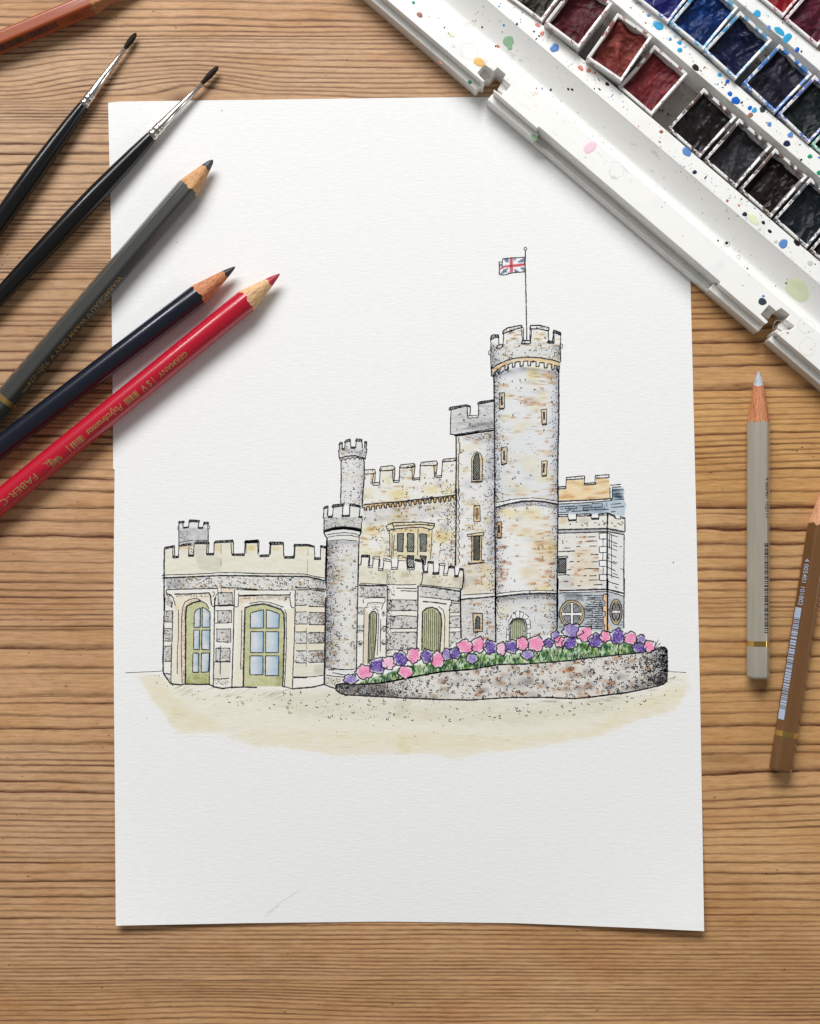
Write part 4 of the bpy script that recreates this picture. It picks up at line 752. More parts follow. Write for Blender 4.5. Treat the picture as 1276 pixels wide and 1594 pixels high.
for y_ in (702, 836, 974, 1114): pz = pts('K', f'525 {y_} 604 {y_-4} 604 {y_+56} 530 {y_+58}'); sl, X, Y, m = pmask(pz); C[sl] = C[sl] * (1 - m[..., None] * .8) + m[..., None] * .8; outline(pz, 1.1)
ink('K', '565 760 564 832|564 898 562 970|568 1038 566 1112|628 705 628 780|648 720 650 1150|625 780 630 840|612 920 625 960', .9)
for y_ in range(700, 1240, 68): ink('K', f'610 {y_} 660 {y_+22} {690 + (y_*7)%40} {y_+38}', 1.0)
for y_ in (820, 980, 1100, 1230): ink('K', f'{660 + (y_ % 7) * 4} {y_} {710 + (y_ % 5) * 6} {y_+18}', 1.0)
ink('K', '732 830 750 838|735 1050 765 1062', .9); wash(pts('K', '608 700 772 720 770 1276 605 1260'), (224, 222, 218), .7, .5, 0)
ink('L', '112 108 300 102 526 96 600 114 672 132', 2.0); ink('L', '112 126 300 122 526 114 600 132 670 156', 1.2)
lw = pts('L', '100 128 526 118 668 158 672 440 520 465 100 470'); wash(lw, (140, 156, 170), .9, .5, 1, .3); wash(pts('L', '150 130 300 130 330 200 250 190 160 210'), (104, 118, 132), .7, .4, 2); blots(lw, (84, 98, 112), 40, 7, 1.6, .6, 126); dots(lw, 70, None, 127, .6)
for k, y_ in enumerate(range(150, 440, 19)): ink('L', f'{330 + (k*37)%60} {y_} {400 + (k*23)%40} {y_-2}|{410 + (k*31)%30} {y_+2} 490 {y_}', 1.1); ink('L', f'{360+(k*53)%110} {y_} {360+(k*53)%110} {y_+17}', .9)
pz = pts('L', '495 138 526 135 526 455 500 455 502 400 492 395 494 330 512 325 510 290 488 285 490 240 508 235 508 200 492 195'); wash(pz, (244, 208, 160), 1.0, .2, 2); sl, X, Y, m = pmask(pz); C[sl] = C[sl] * (1 - m[..., None]) + m[..., None] * mul((240, 206, 164)); outline(pz, 1.1)
pz = pts('L', '530 400 548 395 552 450 530 452'); sl, X, Y, m = pmask(pz); C[sl] = C[sl] * (1 - m[..., None]) + m[..., None] * mul((238, 196, 130))
ink('L', '530 0 530 200 530 450', 2.1); ink('L', '98 0 98 200 95 440', 2.0); ink('L', '676 0 672 200 670 430', 1.5)
def ell(cx, cy, rx, ry, n=36): return np.array([(cx + rx * math.cos(a), cy + ry * math.sin(a)) for a in np.linspace(0, 2 * math.pi, n, endpoint=False)])
def win(cx, cy, rx, ry, ix, iy):
    o = ell(cx, cy, rx, ry); i_ = ell(cx, cy, ix, iy)
    for pz, c_ in ((o, (244, 214, 150)), (i_, (246, 246, 246))): sl, X, Y, m = pmask(pz); C[sl] = C[sl] * (1 - m[..., None]) + m[..., None] * mul(c_)
    outline(o, 1.2); outline(i_, 1.3); outline(ell(cx, cy, (rx + ix) / 2 + .4, (ry + iy) / 2), .6, fine=True)
    for sx in (-1, 1):
        for sy in (-1, 1):
            q = [(cx + sx * ix * .14, cy + sy * iy * .12)] + [(cx + sx * ix * .86 * math.cos(a), cy + sy * iy * .88 * math.sin(a)) for a in np.linspace(.16, 1.42, 7)]; q = np.array(q)
            wash(q, (190, 192, 194), .9, .3, 2); outline(q, 1.1); hatch(q, 1.7, -.8, .75, fine=False)
c1 = pts('L', '222 310')[0]; win(c1[0], c1[1], 19.6, 21.8, 16, 18); c1 = pts('L', '603 290')[0]; win(c1[0], c1[1], 9.6, 19.8, 6.9, 15.4)
# ------------------------------------------------------------------ garden wall, grass
part('painted_garden_wall')
top = np.vstack([pts('Q', '100 455 112 435 150 430 250 435 420 425 560 400 700 372 850 345 1060 328'), pts('L', '-400 745 -200 742 0 728 200 712 400 685 600 665 800 645 930 625 975 600 1020 596 1042 620')])
bot = np.vstack([pts('L', '1045 700 1046 800 1040 890 1010 915 950 936 700 988 400 1025 250 1040 0 1030 -300 1030'), pts('Q', '1060 545 850 542 600 532 400 520 170 508 130 496 104 475')])
gw = np.vstack([top, bot]); reg('painted_garden_wall', gw); wash(gw, (216, 209, 197), .9, .4, 0, .25)
shade(pts('Q', '110 460')[0], pts('Q', '450 480')[0], 14, (120, 118, 124), .9, gw); shade(pts('L', '1040 620')[0], pts('L', '1035 900')[0], 22, (96, 96, 104), .98, gw); shade(pts('Q', '300 500')[0], pts('Q', '800 540')[0], 8, (160, 156, 162), .6, gw)
blots(gw, (214, 158, 108), 36, 5, 3, .75, 131, near=(870, 110)); blots(gw, (176, 172, 178), 50, 8, 5, .6, 132); blots(gw, (190, 158, 120), 40, 6, 3, .65, 133); blots(gw, (204, 138, 78), 30, 3, 2, .8, 139); shade(pts('L', '700 960')[0], pts('L', '1000 900')[0], 9, (140, 140, 146), .7, gw)
ribbon(np.vstack([gw, gw[:1]]), 1.9); ribbon(top[:9], 2.2); ribbon(bot[5:9], 1.6)
dots(gw, 420, (pts('Q', '110 455')[0], pts('Q', '480 490')[0], 26), 134, .75); dots(gw, 420, (pts('L', '1035 640')[0], pts('L', '1025 900')[0], 20), 135, .75); cs(gw, 330, None, 136, 2.1, 1.0); dots(gw, 200, None, 137, .65); cs(gw, 110, (pts('L', '1030 640')[0], pts('L', '1000 900')[0], 26), 138, 2.2, 1.05)
part('painted_grass')
gr = np.vstack([pts('Q', '250 432 330 395 440 365 560 320 640 300 760 290 860 250 960 235 1060 210 1276 210'), pts('J', '330 740 500 745 640 760 760 740 900 730 1060 690 1180 690'), pts('L', '0 610 120 580 280 560 450 560 560 560 700 560 780 600 860 635'), top[::-1][5:]])
reg('painted_grass', gr); wash(gr, (150, 196, 104), .95, .5, 2, .3); blots(gr, (44, 140, 84), 190, 2.4, 3.4, .9, 141); blots(gr, (206, 214, 110), 80, 3, 3, .7, 142); blots(gr, (30, 100, 80), 60, 2, 3.5, .7, 143)
for x_, y_ in scatter(gr, 520, None, 144):
    h_ = irng.uniform(3.5, 8.0); l_ = irng.normal(0, 2.2); ribbon([(x_, y_ + h_ * .5), (x_ + l_ * .35, y_), (x_ + l_, y_ - h_ * .5)], irng.uniform(.6, 1.15), wob=0, taper=True)
ink('L', '930 620 945 580 970 530|940 610 965 580 985 560|935 615 938 580 945 545', .9)
# ------------------------------------------------------------------ build washes by region
reg_names = {v: k for k, v in RID.items()}
yy, xx = np.nonzero((REG[:-1, :-1] > 0) | (REG[1:, 1:] > 0) | (REG[1:, :-1] > 0) | (REG[:-1, 1:] > 0))
rid_c = np.max(np.stack([REG[yy, xx], REG[yy + 1, xx + 1], REG[yy + 1, xx], REG[yy, xx + 1]]), 0)
soft = C.copy()
# a soft watery edge for the ground wash
DRAWN = {}; painted = np.abs(C - 1).max(-1) > .006
for rid, nm in reg_names.items():
    sel = rid_c == rid
    if nm == 'painted_ground': sel &= painted[yy, xx] | painted[yy + 1, xx + 1]
    cy_, cx_ = yy[sel], xx[sel]
    Wd = C.shape[1]; quad = np.stack([(cy_ + 1) * Wd + cx_, (cy_ + 1) * Wd + cx_ + 1, cy_ * Wd + cx_ + 1, cy_ * Wd + cx_], -1)
    ids, inv = np.unique(quad, return_inverse=True); vy, vx = ids // Wd, ids % Wd
    V = WP(vx + X0, vy + Y0, 2e-5); col = np.concatenate([np.clip(C[vy, vx], 0, 1), np.ones((len(ids), 1))], 1)
    DRAWN[nm] = mk_np(nm, V, inv.reshape(-1, 4), WASHED, paper, attrs={'tint': ('FLOAT_COLOR', col)})
def ink_mesh(nm, V, Fc, mat, parent, dz):
    if not V: return
    V = np.array(V); return mk(nm, WP(V[:, 0], V[:, 1], dz), Fc, mat, parent)
def emit(nm, parent):
    D = PARTS.pop(nm)
    ink_mesh('ink_lines', D['v'], D['f'], INK, parent, 4.5e-5); ink_mesh('pencil_hatching', D['fv'], D['ff'], FINE, parent, 3.5e-5)
for nm in list(PARTS): emit(nm, DRAWN[nm])
# ------------------------------------------------------------------ flowers, one part each
FL = [('F', 150, 1145, 56, 38, 'v'), ('F', 275, 1080, 68, 56, 'p'), ('F', 395, 1025, 68, 62, 'P'), ('F', 492, 998, 58, 52, 'l'), ('F', 600, 960, 58, 58, 'P'), ('F', 718, 932, 56, 60, 'p'), ('F', 645, 1080, 58, 50, 'p'), ('F', 840, 938, 48, 56, 'P'), ('F', 935, 970, 55, 66, 'p'), ('F', 1022, 922, 40, 48, 'v'), ('F', 1095, 910, 46, 46, 'P'), ('F', 1182, 850, 64, 54, 'p'), ('J', 285, 800, 50, 44, 'v'),
      ('J', 350, 665, 60, 68, 'p'), ('J', 465, 685, 58, 60, 'P'), ('J', 580, 702, 47, 56, 'l'), ('J', 680, 682, 60, 58, 'P'), ('J', 785, 652, 56, 60, 'p'), ('J', 922, 652, 74, 68, 'p'), ('J', 838, 760, 54, 42, 'v'), ('J', 1045, 646, 42, 38, 'P'), ('J', 1118, 582, 42, 48, 'v'), ('J', 1160, 632, 50, 50, 'p'),
      ('L', 228, 455, 76, 54, 'v'), ('L', 206, 560, 58, 46, 'P'), ('L', 336, 482, 64, 58, 'p'), ('L', 432, 540, 60, 54, 'P'), ('L', 512, 505, 44, 42, 'p'), ('L', 618, 505, 56, 58, 'P'), ('L', 730, 520, 52, 48, 'p'), ('L', 822, 530, 38, 36, 'v'), ('L', 805, 602, 54, 38, 'P'), ('L', 890, 590, 42, 44, 'p')]
FC = {'p': ((246, 122, 176), (252, 186, 212)), 'l': ((248, 180, 210), (250, 214, 228)), 'P': ((82, 50, 148), (142, 112, 196)), 'v': ((130, 102, 182), (190, 176, 222))}
FLW = N('flower_wash'); b_ = paper_nodes(FLW); FLW.set(Base_Color=FLW.mix(1.0, b_, FLW.attr('tint').outputs['Color'], 'MULTIPLY'))
for k, (fr, x_, y_, rx, ry, c_) in enumerate(FL):
    ox, oy, sc = FR[fr]; cx, cy, rx, ry = ox + x_ / sc, oy + y_ / sc, rx / sc, ry / sc
    r_ = np.random.default_rng(k + 900); n_ = 30; a = np.linspace(0, 2 * np.pi, n_, endpoint=False); ph_ = r_.uniform(0, 6, 4)
    R = 1 + .07 * np.sin(5 * a + ph_[0]) + .05 * np.sin(9 * a + ph_[1]) + .03 * np.sin(3 * a + ph_[2])
    rr = np.linspace(0, 1, 8)[1:]; rx *= 1.03; ry *= 1.03; g_x = cx + rx * rr[:, None] * (R * np.cos(a))[None]; g_y = cy + ry * rr[:, None] * (R * np.sin(a))[None]
    vx = np.concatenate([[cx], g_x.ravel()]); vy = np.concatenate([[cy], g_y.ravel()])
    dk, lt = mul(FC[c_][0]), mul(FC[c_][1]); rad = np.concatenate([[0], np.repeat(rr, n_)]); ang = np.concatenate([[0], np.tile(a, 7)])
    t = np.clip(.35 + .35 * np.sin(ang * 2 + ph_[3]) * rad + .3 * np.sin(vx * .9 + ph_[0]) * np.sin(vy * 1.1 + ph_[1]) + .25 * (rad - .5), 0, 1); 
    edge = np.clip(np.clip((rad - .78) / .22, 0, 1) * 1.1 * (np.sin(ang * 2 + ph_[2]) > .1) + .55 * (np.sin(vx * 1.3 + ph_[2]) * np.sin(vy * 1.6 + ph_[3]) > .62), 0, 1)
    col = dk * (1 - t[:, None]) + lt * t[:, None]; col = col * (1 - edge[:, None]) + edge[:, None] * .95
    faces = [(0, 1 + (i + 1) % n_, 1 + i) for i in range(n_)]
    for q in range(6):
        for i in range(n_): o_ = 1 + q * n_; faces.append((o_ + i, o_ + (i + 1) % n_, o_ + n_ + (i + 1) % n_, o_ + n_ + i))
    me = bpy.data.meshes.new('painted_flower'); zz_ = WP(vx, vy, 6e-5 + 1.5e-6 * k); me.from_pydata([tuple(v) for v in zz_], [], faces); me.materials.append(FLW.m)
    at = me.attributes.new('tint', 'FLOAT_COLOR', 'POINT'); at.data.foreach_set('color', np.concatenate([np.clip(col, 0, 1), np.ones((len(vx), 1))], 1).astype(np.float32).ravel())
    fo_ = link(bpy.data.objects.new('painted_flower', me), paper)
    fo_['label'] = {'p': 'pink painted blossom', 'l': 'pale pink painted blossom', 'P': 'deep purple painted blossom', 'v': 'lilac painted blossom'}[c_]
    part('fl'); R2 = 1 + .1 * np.sin(5 * a + ph_[0] + .5) + .07 * np.sin(9 * a + ph_[1]) + .05 * np.sin(13 * a); al = a
    ribbon(np.stack([cx - .3 + rx * 1.12 * R2 * np.cos(al), cy - .4 + ry * 1.12 * R2 * np.sin(al)], 1)[:int(n_ * .95)], 1.25, wob=.15)
    if k % 3 == 0: ribbon([(cx + rx * .2, cy - ry * .9), (cx + rx * .45, cy - ry * 1.15), (cx + rx * .75, cy - ry * .8)], .8, wob=0)
    ink_mesh('petal_outline', PARTS['fl']['v'], PARTS['fl']['f'], INK, fo_, 1.2e-4 + 1.5e-6 * k); PARTS.pop('fl')
# stray marks on the sheet
part('mk'); [dot(x_, y_, r_) for x_, y_, r_ in ((1048, 875.5, 1.2), (345, 172, .8), (275, 377, .8), (229, 1118, .8), (412, 870, .7))]
SB_ = plain('stray_brown', lin((150, 120, 90)), .8)
for f_ in PARTS['mk']['f']: ink_mesh('stray_speck', [PARTS['mk']['v'][i] for i in f_], [tuple(range(len(f_)))], SB_, paper, 4e-5)
PARTS.pop('mk')
part('mk'); ribbon([(410, 1426), (440, 1402), (470, 1383)], 1.6, taper=True); ribbon([(412, 1428), (435, 1408)], 1.0, taper=True)
ink_mesh('faint_stroke', PARTS['mk']['v'], PARTS['mk']['f'], plain('faint_green_grey', lin((226, 229, 219)), .85), paper, 4e-5); PARTS.pop('mk')
# ================================================================== pencils
GOLD = plain('gold_foil', lin((214, 178, 104)), .28, 1.0)
s = N('worn_gold_print'); n_ = s.noise(s.obj(), 2600, 3, .7)
s.set(Base_Color=tuple(lin((172, 142, 90))), Roughness=.4, Metallic=.25); GOLDT = s.m
BLACKT = plain('black_print', (.02, .02, .022), .5); BLUET = plain('pale_blue_print', lin((176, 190, 214)), .5)
def cedar(name, c1, c2):
    s = N(name); o = s.obj(); f = s.noise(s.mapv(o, (260, 1900, 1900)), 1.0, 4, .7); g = s.noise(s.mapv(o, (900, 2600, 2600)), 1.0, 2, .6)
    c = s.ramp(f, [(.32, tuple(lin(c2))), (.5, tuple(lin(c1))), (.72, tuple(lin([min(255, q * 1.13) for q in c1])))])
    c = s.mix(s.math('MULTIPLY', s.step(g, .58, .7), .6), c, tuple(lin([q * .62 for q in c2])))
    s.set(Base_Color=c, Roughness=.7); s.bump(f, .6, .0003); return s.m
def paint(name, rgb, rough=.22, wear=None, coat=.35):
    s = N(name); o = s.obj(); n1 = s.noise(s.mapv(o, (60, 500, 500)), 1.0, 3, .6); n2 = s.noise(o, 1500, 2)
    c = s.mix(s.step(n1, .3, .75), tuple(lin(rgb)), tuple(lin([q * .93 for q in rgb])))
    if wear: c = s.mix(s.math('MULTIPLY', s.step(n2, .74, .80), .4), c, tuple(lin(wear)))
    r = s.math('ADD', rough, s.math('MULTIPLY', n1, .12)); s.set(Base_Color=c, Roughness=r)
    s.b.inputs['Coat Weight'].default_value = coat; s.b.inputs['Coat Roughness'].default_value = .1
    return s.m
def leadm(name, rgb):
    s = N(name); f = s.noise(s.mapv(s.obj(), (500, 1500, 1500)), 1.0, 3, .7)
    s.set(Base_Color=s.ramp(f, [(.3, tuple(lin([q * .8 for q in rgb]))), (.7, tuple(lin([min(255, q * 1.12) for q in rgb])))]), Roughness=.45); s.bump(f, .4, .0002); return s.m
def text_mesh(txt, size, shear=0.0, bold=0.0, space=1.0):
    cu = bpy.data.curves.new('txt', 'FONT'); cu.body = txt; cu.size = size; cu.shear = shear; cu.offset = bold; cu.space_character = space; cu.resolution_u = 3
    o = bpy.data.objects.new('txt', cu); S.collection.objects.link(o); bpy.context.view_layer.update()
    me = bpy.data.meshes.new_from_object(o.evaluated_get(bpy.context.evaluated_depsgraph_get()))
    bm = bmesh.new(); bm.from_mesh(me)
    for k in range(-1, 9): bmesh.ops.bisect_plane(bm, geom=bm.verts[:] + bm.edges[:] + bm.faces[:], plane_co=(0, k * .1 + .03, 0), plane_no=(0, 1, 0))
    bm.to_mesh(me); bm.free()
    v = np.array([q.co[:] for q in me.vertices]); f = [tuple(q.vertices) for q in me.polygons]
    bpy.data.objects.remove(o); bpy.data.curves.remove(cu); bpy.data.meshes.remove(me); return v, f
class Pencil:
    """local frame: x from the point towards the tail, z up, lying on z = 0"""
    def __init__(s, tip, back, width_px, length, hexa, label, group, z0=0.0, name='colour_pencil', cat='coloured pencil'):
        s.r = width_px * .5 * PXM * (1 - .0045 / DIST); s.hexa = hexa; s.apo = s.r * .895 if hexa else s.r; s.z0 = z0; s.L = length
        zc = s.apo + z0; a, b = P(*tip, zc), P(*back, zc); d = b - a; s.ang = math.atan2(d.y, d.x); s.unit = d.length / math.hypot(back[0] - tip[0], back[1] - tip[1])
        s.root = empty(name, (a.x, a.y, z0), s.ang, label, cat, group); s.n = 72
    def R(s, th):
        if not s.hexa: return s.r * (1 + .006 * math.sin(3 * th))
        a = (th + math.pi / 6) % (math.pi / 3) - math.pi / 6; c = s.apo / math.cos(a)
        return min(c, s.r * .985 + (c - s.r * .985) * .2) if c > s.r * .985 else c
    def pt(s, a, th, dr=0.0, r=None):
        q = (s.R(th) if r is None else r) + dr; return (a, q * math.sin(th), s.apo + q * math.cos(th))
    def loft(s, name, prof, mat, parent=None, cap0=False, cap1=False, bot=True):
        """prof: list of functions th -> (a, r)"""
        n = s.n; V = []; Fc = []
        for fn in prof:
            for i in range(n):
                th = 2 * math.pi * i / n; a, r = fn(th); V.append(s.pt(a, th, 0, r))
        for k in range(len(prof) - 1):
            for i in range(n): j = (i + 1) % n; Fc.append((k * n + i, k * n + j, (k + 1) * n + j, (k + 1) * n + i))
        if cap0: Fc.append(tuple(range(n))[::-1])
        if cap1: o = (len(prof) - 1) * n; Fc.append(tuple(range(o, o + n)))
        ob = mk(name, V, Fc, mat, parent or s.root, smooth=True); return ob
    def build(s, lead_len, cone_len, lead_r, blunt, body_mat, wood_mat_, lead_mat, caplen=None, ringpos=None, cap_mat=None):
        px = s.unit; ll, cl = lead_len * px, cone_len * px; lr = lead_r * px; slope = (s.r - lr) / cl; rs = np.random.default_rng(int(cone_len * 7 + lead_len))
        w1, w2, w3 = rs.uniform(0, 6, 3)
        Rm = s.r * .95; b = lambda th: ll + ((s.R(th) if not s.hexa else Rm + .12 * (s.R(th) - Rm)) - lr) / slope + (.0003 * math.sin(5 * th + w1) + .0002 * math.sin(11 * th + w2)) + (0 if s.hexa else .0004 * math.sin(2 * th + w3))
        bl = lambda th: ll + .00025 * math.sin(4 * th + w2)
        prof = []
        for q in (0, .03, .08, .16, .3, .5, .75): prof.append(lambda th, q=q: (ll * q, lr * max(.03, (1 - blunt) * q ** .85 + blunt * (q ** .42)) * (1 + .03 * math.sin(3 * th + q * 9))))
        prof.append(lambda th: (bl(th), lr)); s.loft('lead', prof, lead_mat, cap0=True)
        cone = [lambda th: (bl(th), lr)] + [lambda th, q=q: (bl(th) + (b(th) - bl(th)) * q, lr + (s.R(th) - lr) * q * (1 + .012 * math.sin(7 * th + q * 11))) for q in (.2, .4, .6, .8, .95)] + [lambda th: (b(th), s.R(th) * .993)]
        s.loft('wood_cone', cone, wood_mat_)
        e = s.L; rp = ringpos * px if ringpos else e - .012
        s.loft('body', [lambda th: (b(th), s.R(th) * .993), lambda th: (b(th) + .00025, s.R(th))] + [lambda th, q=q: (b(th) + .00025 + (rp - b(th)) * q, s.R(th)) for q in (.1, .3, .5, .7, .9)] + [lambda th: (rp, s.R(th))], body_mat)
        s.loft('gold_band', [lambda th: (rp, s.R(th) * 1.006), lambda th: (rp + .0019, s.R(th) * 1.006)], GOLD)
        s.loft('end_cap', [lambda th: (rp + .0019, s.R(th)), lambda th: (e - .0012, s.R(th)), lambda th: (e - .0004, s.R(th) * .96), lambda th: (e, s.R(th) * .82), lambda th: (e + .0001, .00001)], cap_mat or body_mat, cap1=False)
    def text(s, txt, a0, th, hpx, mat, shear=0, bold=0, space=1.0, name='lettering', flip=False, xs=1.0):
        v, f = text_mesh(txt, 1.0, shear, bold, space); k = hpx * s.unit / .7; a0 *= s.unit; V = []
        for q in v:
            x, y = q[0] * k * xs, (q[1] - .35) * k
            if flip: x, y = -x, -y
            V.append(s.on(a0 + x, th, y))
        return mk(name, V, f, mat, s.root)
    def on(s, a, th, y, lift=.00007):
        t = th + y / s.apo if not s.hexa else th + math.atan2(y, s.apo); return s.pt(a, t, lift)
    def ticks(s, a0, a1, th, h, mat, seed, name='lettering'):
        # worn foil print seen so edge-on that no letter can be read
        r_ = np.random.default_rng(seed); V = []; Fc = []; a = a0
        while a < a1:
            for _ in range(2):
                t_ = r_.uniform(0, 3.1); l_ = r_.uniform(.8, 2.0); y_ = r_.uniform(-h, h) * .5; c_, s_ = math.cos(t_), math.sin(t_); o = len(V)
                for u_, w_ in ((-l_, -.35), (l_, -.35), (l_, .35), (-l_, .35)): V.append(s.on((a + u_ * c_ - w_ * s_) * s.unit, th, (y_ + u_ * s_ + w_ * c_) * s.unit))
                Fc.append((o, o + 1, o + 2, o + 3))
            a += r_.choice([1.6, 2.2, 2.6, 5.0])
        return mk(name, V, Fc, mat, s.root)
    def bars(s, a0, a1, th, y0, y1, mat, seed, solid=0, name='barcode', invert=False):
        r_ = np.random.default_rng(seed); a = a0; V = []; Fc = []
        def bar(p, q):
            o = len(V); K = 5
            for i in range(K + 1):
                y = (y0 + (y1 - y0) * i / K) * s.unit; V.append(s.on(p * s.unit, th, y)); V.append(s.on(q * s.unit, th, y))
            for i in range(K): Fc.append((o + 2 * i, o + 2 * i + 1, o + 2 * i + 3, o + 2 * i + 2))
        if solid: bar(a0 - solid, a0 - .8); bar(a1 + .8, a1 + solid)
        while a < a1:
            wd = r_.choice([.8, 1.0, 1.6, 2.6] if not invert else [1.0, 1.3, 2.2, 3.4]); bar(a, min(a + wd, a1)); a += wd + r_.choice([.9, 1.2, 2.0])
        return mk(name, V, Fc, mat, s.root)
G_ = 'coloured pencils lying around the paper'
TW = cedar('sharpened_cedar', (206, 156, 108), (168, 112, 70)); TW2 = cedar('sharpened_cedar_pale', (216, 176, 130), (184, 132, 84)); TW3 = cedar('sharpened_cedar_red', (196, 128, 88), (150, 84, 52))
R60 = math.radians(60)
# warm grey
p = Pencil((331, 249), (8, 622), 37, .164, True, 'dark warm grey hexagonal pencil with gold lettering, between the brushes and the navy pencil', G_, PT)
p.build(17, 45, 7.6, .75, paint('dark_grey_paint', (57, 57, 54), .3, (120, 118, 112)), TW, leadm('grey_lead', (62, 64, 66)), ringpos=489)
v_, f_ = text_mesh('WARMGRAU V WARM GREY V  9201-274***', 1.0, 0, .006, 1.0); wd = v_[:, 0].max()
p.text('WARMGRAU V WARM GREY V  9201-274***', 232, R60, 9.0, GOLDT, bold=.005, xs=235 / (wd * 9.0 / .7))
# navy
p = Pencil((366, 415), (-235, 876), 34.5, .176, False, 'navy blue round pencil with black point, just above the red pencil', G_, PT)
p.build(20, 52, 6.8, .35, paint('navy_paint', (15, 21, 37), .16), TW3, leadm('black_lead', (34, 34, 38)))
for a_, b_ in ((232, 250), (262, 279), (345, 372), (395, 398), (430, 436)): p.bars(a_, b_, -math.radians(66), -1.4, .6, GOLDT, int(a_), name='lettering')
p.ticks(286, 342, -math.radians(70), 5, GOLDT, 5); p.ticks(118, 150, -math.radians(66), 5, GOLDT, 6); p.ticks(440, 470, -math.radians(68), 5, GOLDT, 7)
# red
p = Pencil((435.5, 426), (48, 742), 37, .176, False, 'bright red round pencil with gold brand lettering, lowest of the pencils at the left edge', G_, PT)
p.build(22, 44, 7.6, .2, paint('red_paint', (186, 16, 44), .2), TW2, leadm('red_lead', (170, 32, 56)))
T0 = math.radians(26)
def fit(p, txt, a0, a1, th, h, **k):
    v, f = text_mesh(txt, 1.0, k.get('shear', 0), k.get('bold', 0)); wd = v[:, 0].max(); return p.text(txt, a0, th, h, GOLDT, xs=(a1 - a0) / (wd * h / .7), **k)
fit(p, 'GERMANY', 190, 246, T0, 8, bold=.003); fit(p, 'S V', 262, 280, T0, 10, bold=.02)
for a_, b_, in ((256, 282), (288, 315)): p.bars(a_, a_ + 1.2, T0, -6, 6, GOLDT, 1, name='emblem_frame'); 
p.bars(290, 314, T0, -5.5, 5.5, GOLDT, 3, name='emblem'); p.bars(396, 420, T0, -5.5, 5.5, GOLDT, 9, name='emblem'); p.bars(424, 425.5, T0, -7, 6, GOLDT, 4, name='emblem_frame')
fit(p, 'Polychromos', 318, 388, T0, 10, shear=.35, bold=.012); fit(p, 'FABER-CASTELL', 488, 620, T0, 10.5, bold=.002)
# the small gold mark between the two words
rs = np.random.default_rng(3); V = []; Fc = []
for k in range(46):
    a_ = 455 + rs.normal(0, 6.5); y_ = rs.normal(0, 2.6); t_ = rs.uniform(0, 3.1); l_ = rs.uniform(1.5, 3.2)
    c_, s_ = math.cos(t_), math.sin(t_); o = len(V)
    for u_, w_ in ((-l_, -.45), (l_, -.45), (l_, .45), (-l_, .45)): V.append(p.on((a_ + u_ * c_ - w_ * s_) * p.unit, T0, (y_ + u_ * s_ + w_ * c_) * p.unit))
    Fc.append((o, o + 1, o + 2, o + 3))
mk('emblem', V, Fc, GOLDT, p.root)
# orange brown, top left
p = Pencil((222, -28), (0, 66), 36, .172, True, 'orange brown pencil with a barcode in the top corner, its point outside the picture', G_, 0)
p.build(24, 68, 5.5, .3, paint('orange_brown_paint', (156, 72, 30), .25, coat=0), cedar('sharpened_cedar_dark', (176, 118, 76), (140, 80, 44)), leadm('tan_lead', (150, 96, 60)))
p.ticks(112, 262, -R60, 7, GOLDT, 9); p.bars(148, 262, R60, -6.0, 3.5, BLACKT, 8); p.text('1201', 106, R60, 7, plain('dull_brown_print', lin((96, 48, 30)), .5), bold=.004)
# light grey, upright
p = Pencil((1180.5, 578.5), (1180, 1056), 36, .1104, True, 'pale grey pencil with a black barcode standing upright beside the sheet', G_, 0)
p.L = (P(1180, 1056, p.apo) - P(1180.5, 578.5, p.apo)).length
p.build(23, 63, 8.6, .62, paint('pale_grey_paint', (166, 160, 146), .3, (120, 116, 104)), TW3, leadm('silver_lead', (176, 176, 180)), ringpos=419)
p.text('4 005401 102717', 166, math.radians(34), 7.5, BLACKT, bold=.003, xs=.84); p.bars(268, 406, math.radians(36), -5.6, 3.4, BLACKT, 12)
# brown
p = Pencil((1288, 737), (1215, 1200), 36.5, .11, True, 'brown pencil with a pale blue barcode and gold band at the edge of the table', G_, 0)
p.L = (P(1215, 1200, p.apo) - P(1288, 737, p.apo)).length
p.build(24, 62, 5.6, .2, paint('brown_paint', (112, 76, 42), .28), cedar('sharpened_cedar_pink', (214, 158, 120), (176, 116, 80)), leadm('umber_lead', (54, 36, 28)), ringpos=406)
p.text('4 005401 101802', 137, -R60 + .12, 8.5, BLUET, bold=.003, xs=.86); p.bars(231, 372, -R60, -6.5, 5.5, BLUET, 21, solid=17, invert=True)
# ================================================================== brushes
def steel():
    s = N('ferrule_metal'); n_ = s.noise(s.mapv(s.obj(), (200, 1400, 1400)), 1.0, 2)
    s.set(Base_Color=(.66, .63, .60), Metallic=1.0, Roughness=s.math('ADD', .16, s.math('MULTIPLY', n_, .12))); return s.m
STEEL = steel()
s = N('black_lacquer'); n_ = s.noise(s.mapv(s.obj(), (40, 160, 160)), 1.0, 2); s.set(Base_Color=(.005, .005, .006), Roughness=s.math('ADD', .14, s.math('MULTIPLY', n_, .12))); s.bump(n_, .03, .0006); LACQ = s.m
s = N('sable_hair'); n_ = s.noise(s.mapv(s.obj(), (200, 5200, 5200)), 1.0, 3, .6); s.set(Base_Color=s.ramp(n_, [(.3, (.006, .004, .004)), (.7, (.04, .022, .02))]), Roughness=.6); s.b.inputs['Specular IOR Level'].default_value = .15; s.bump(n_, .5, .0003); HAIR = s.m
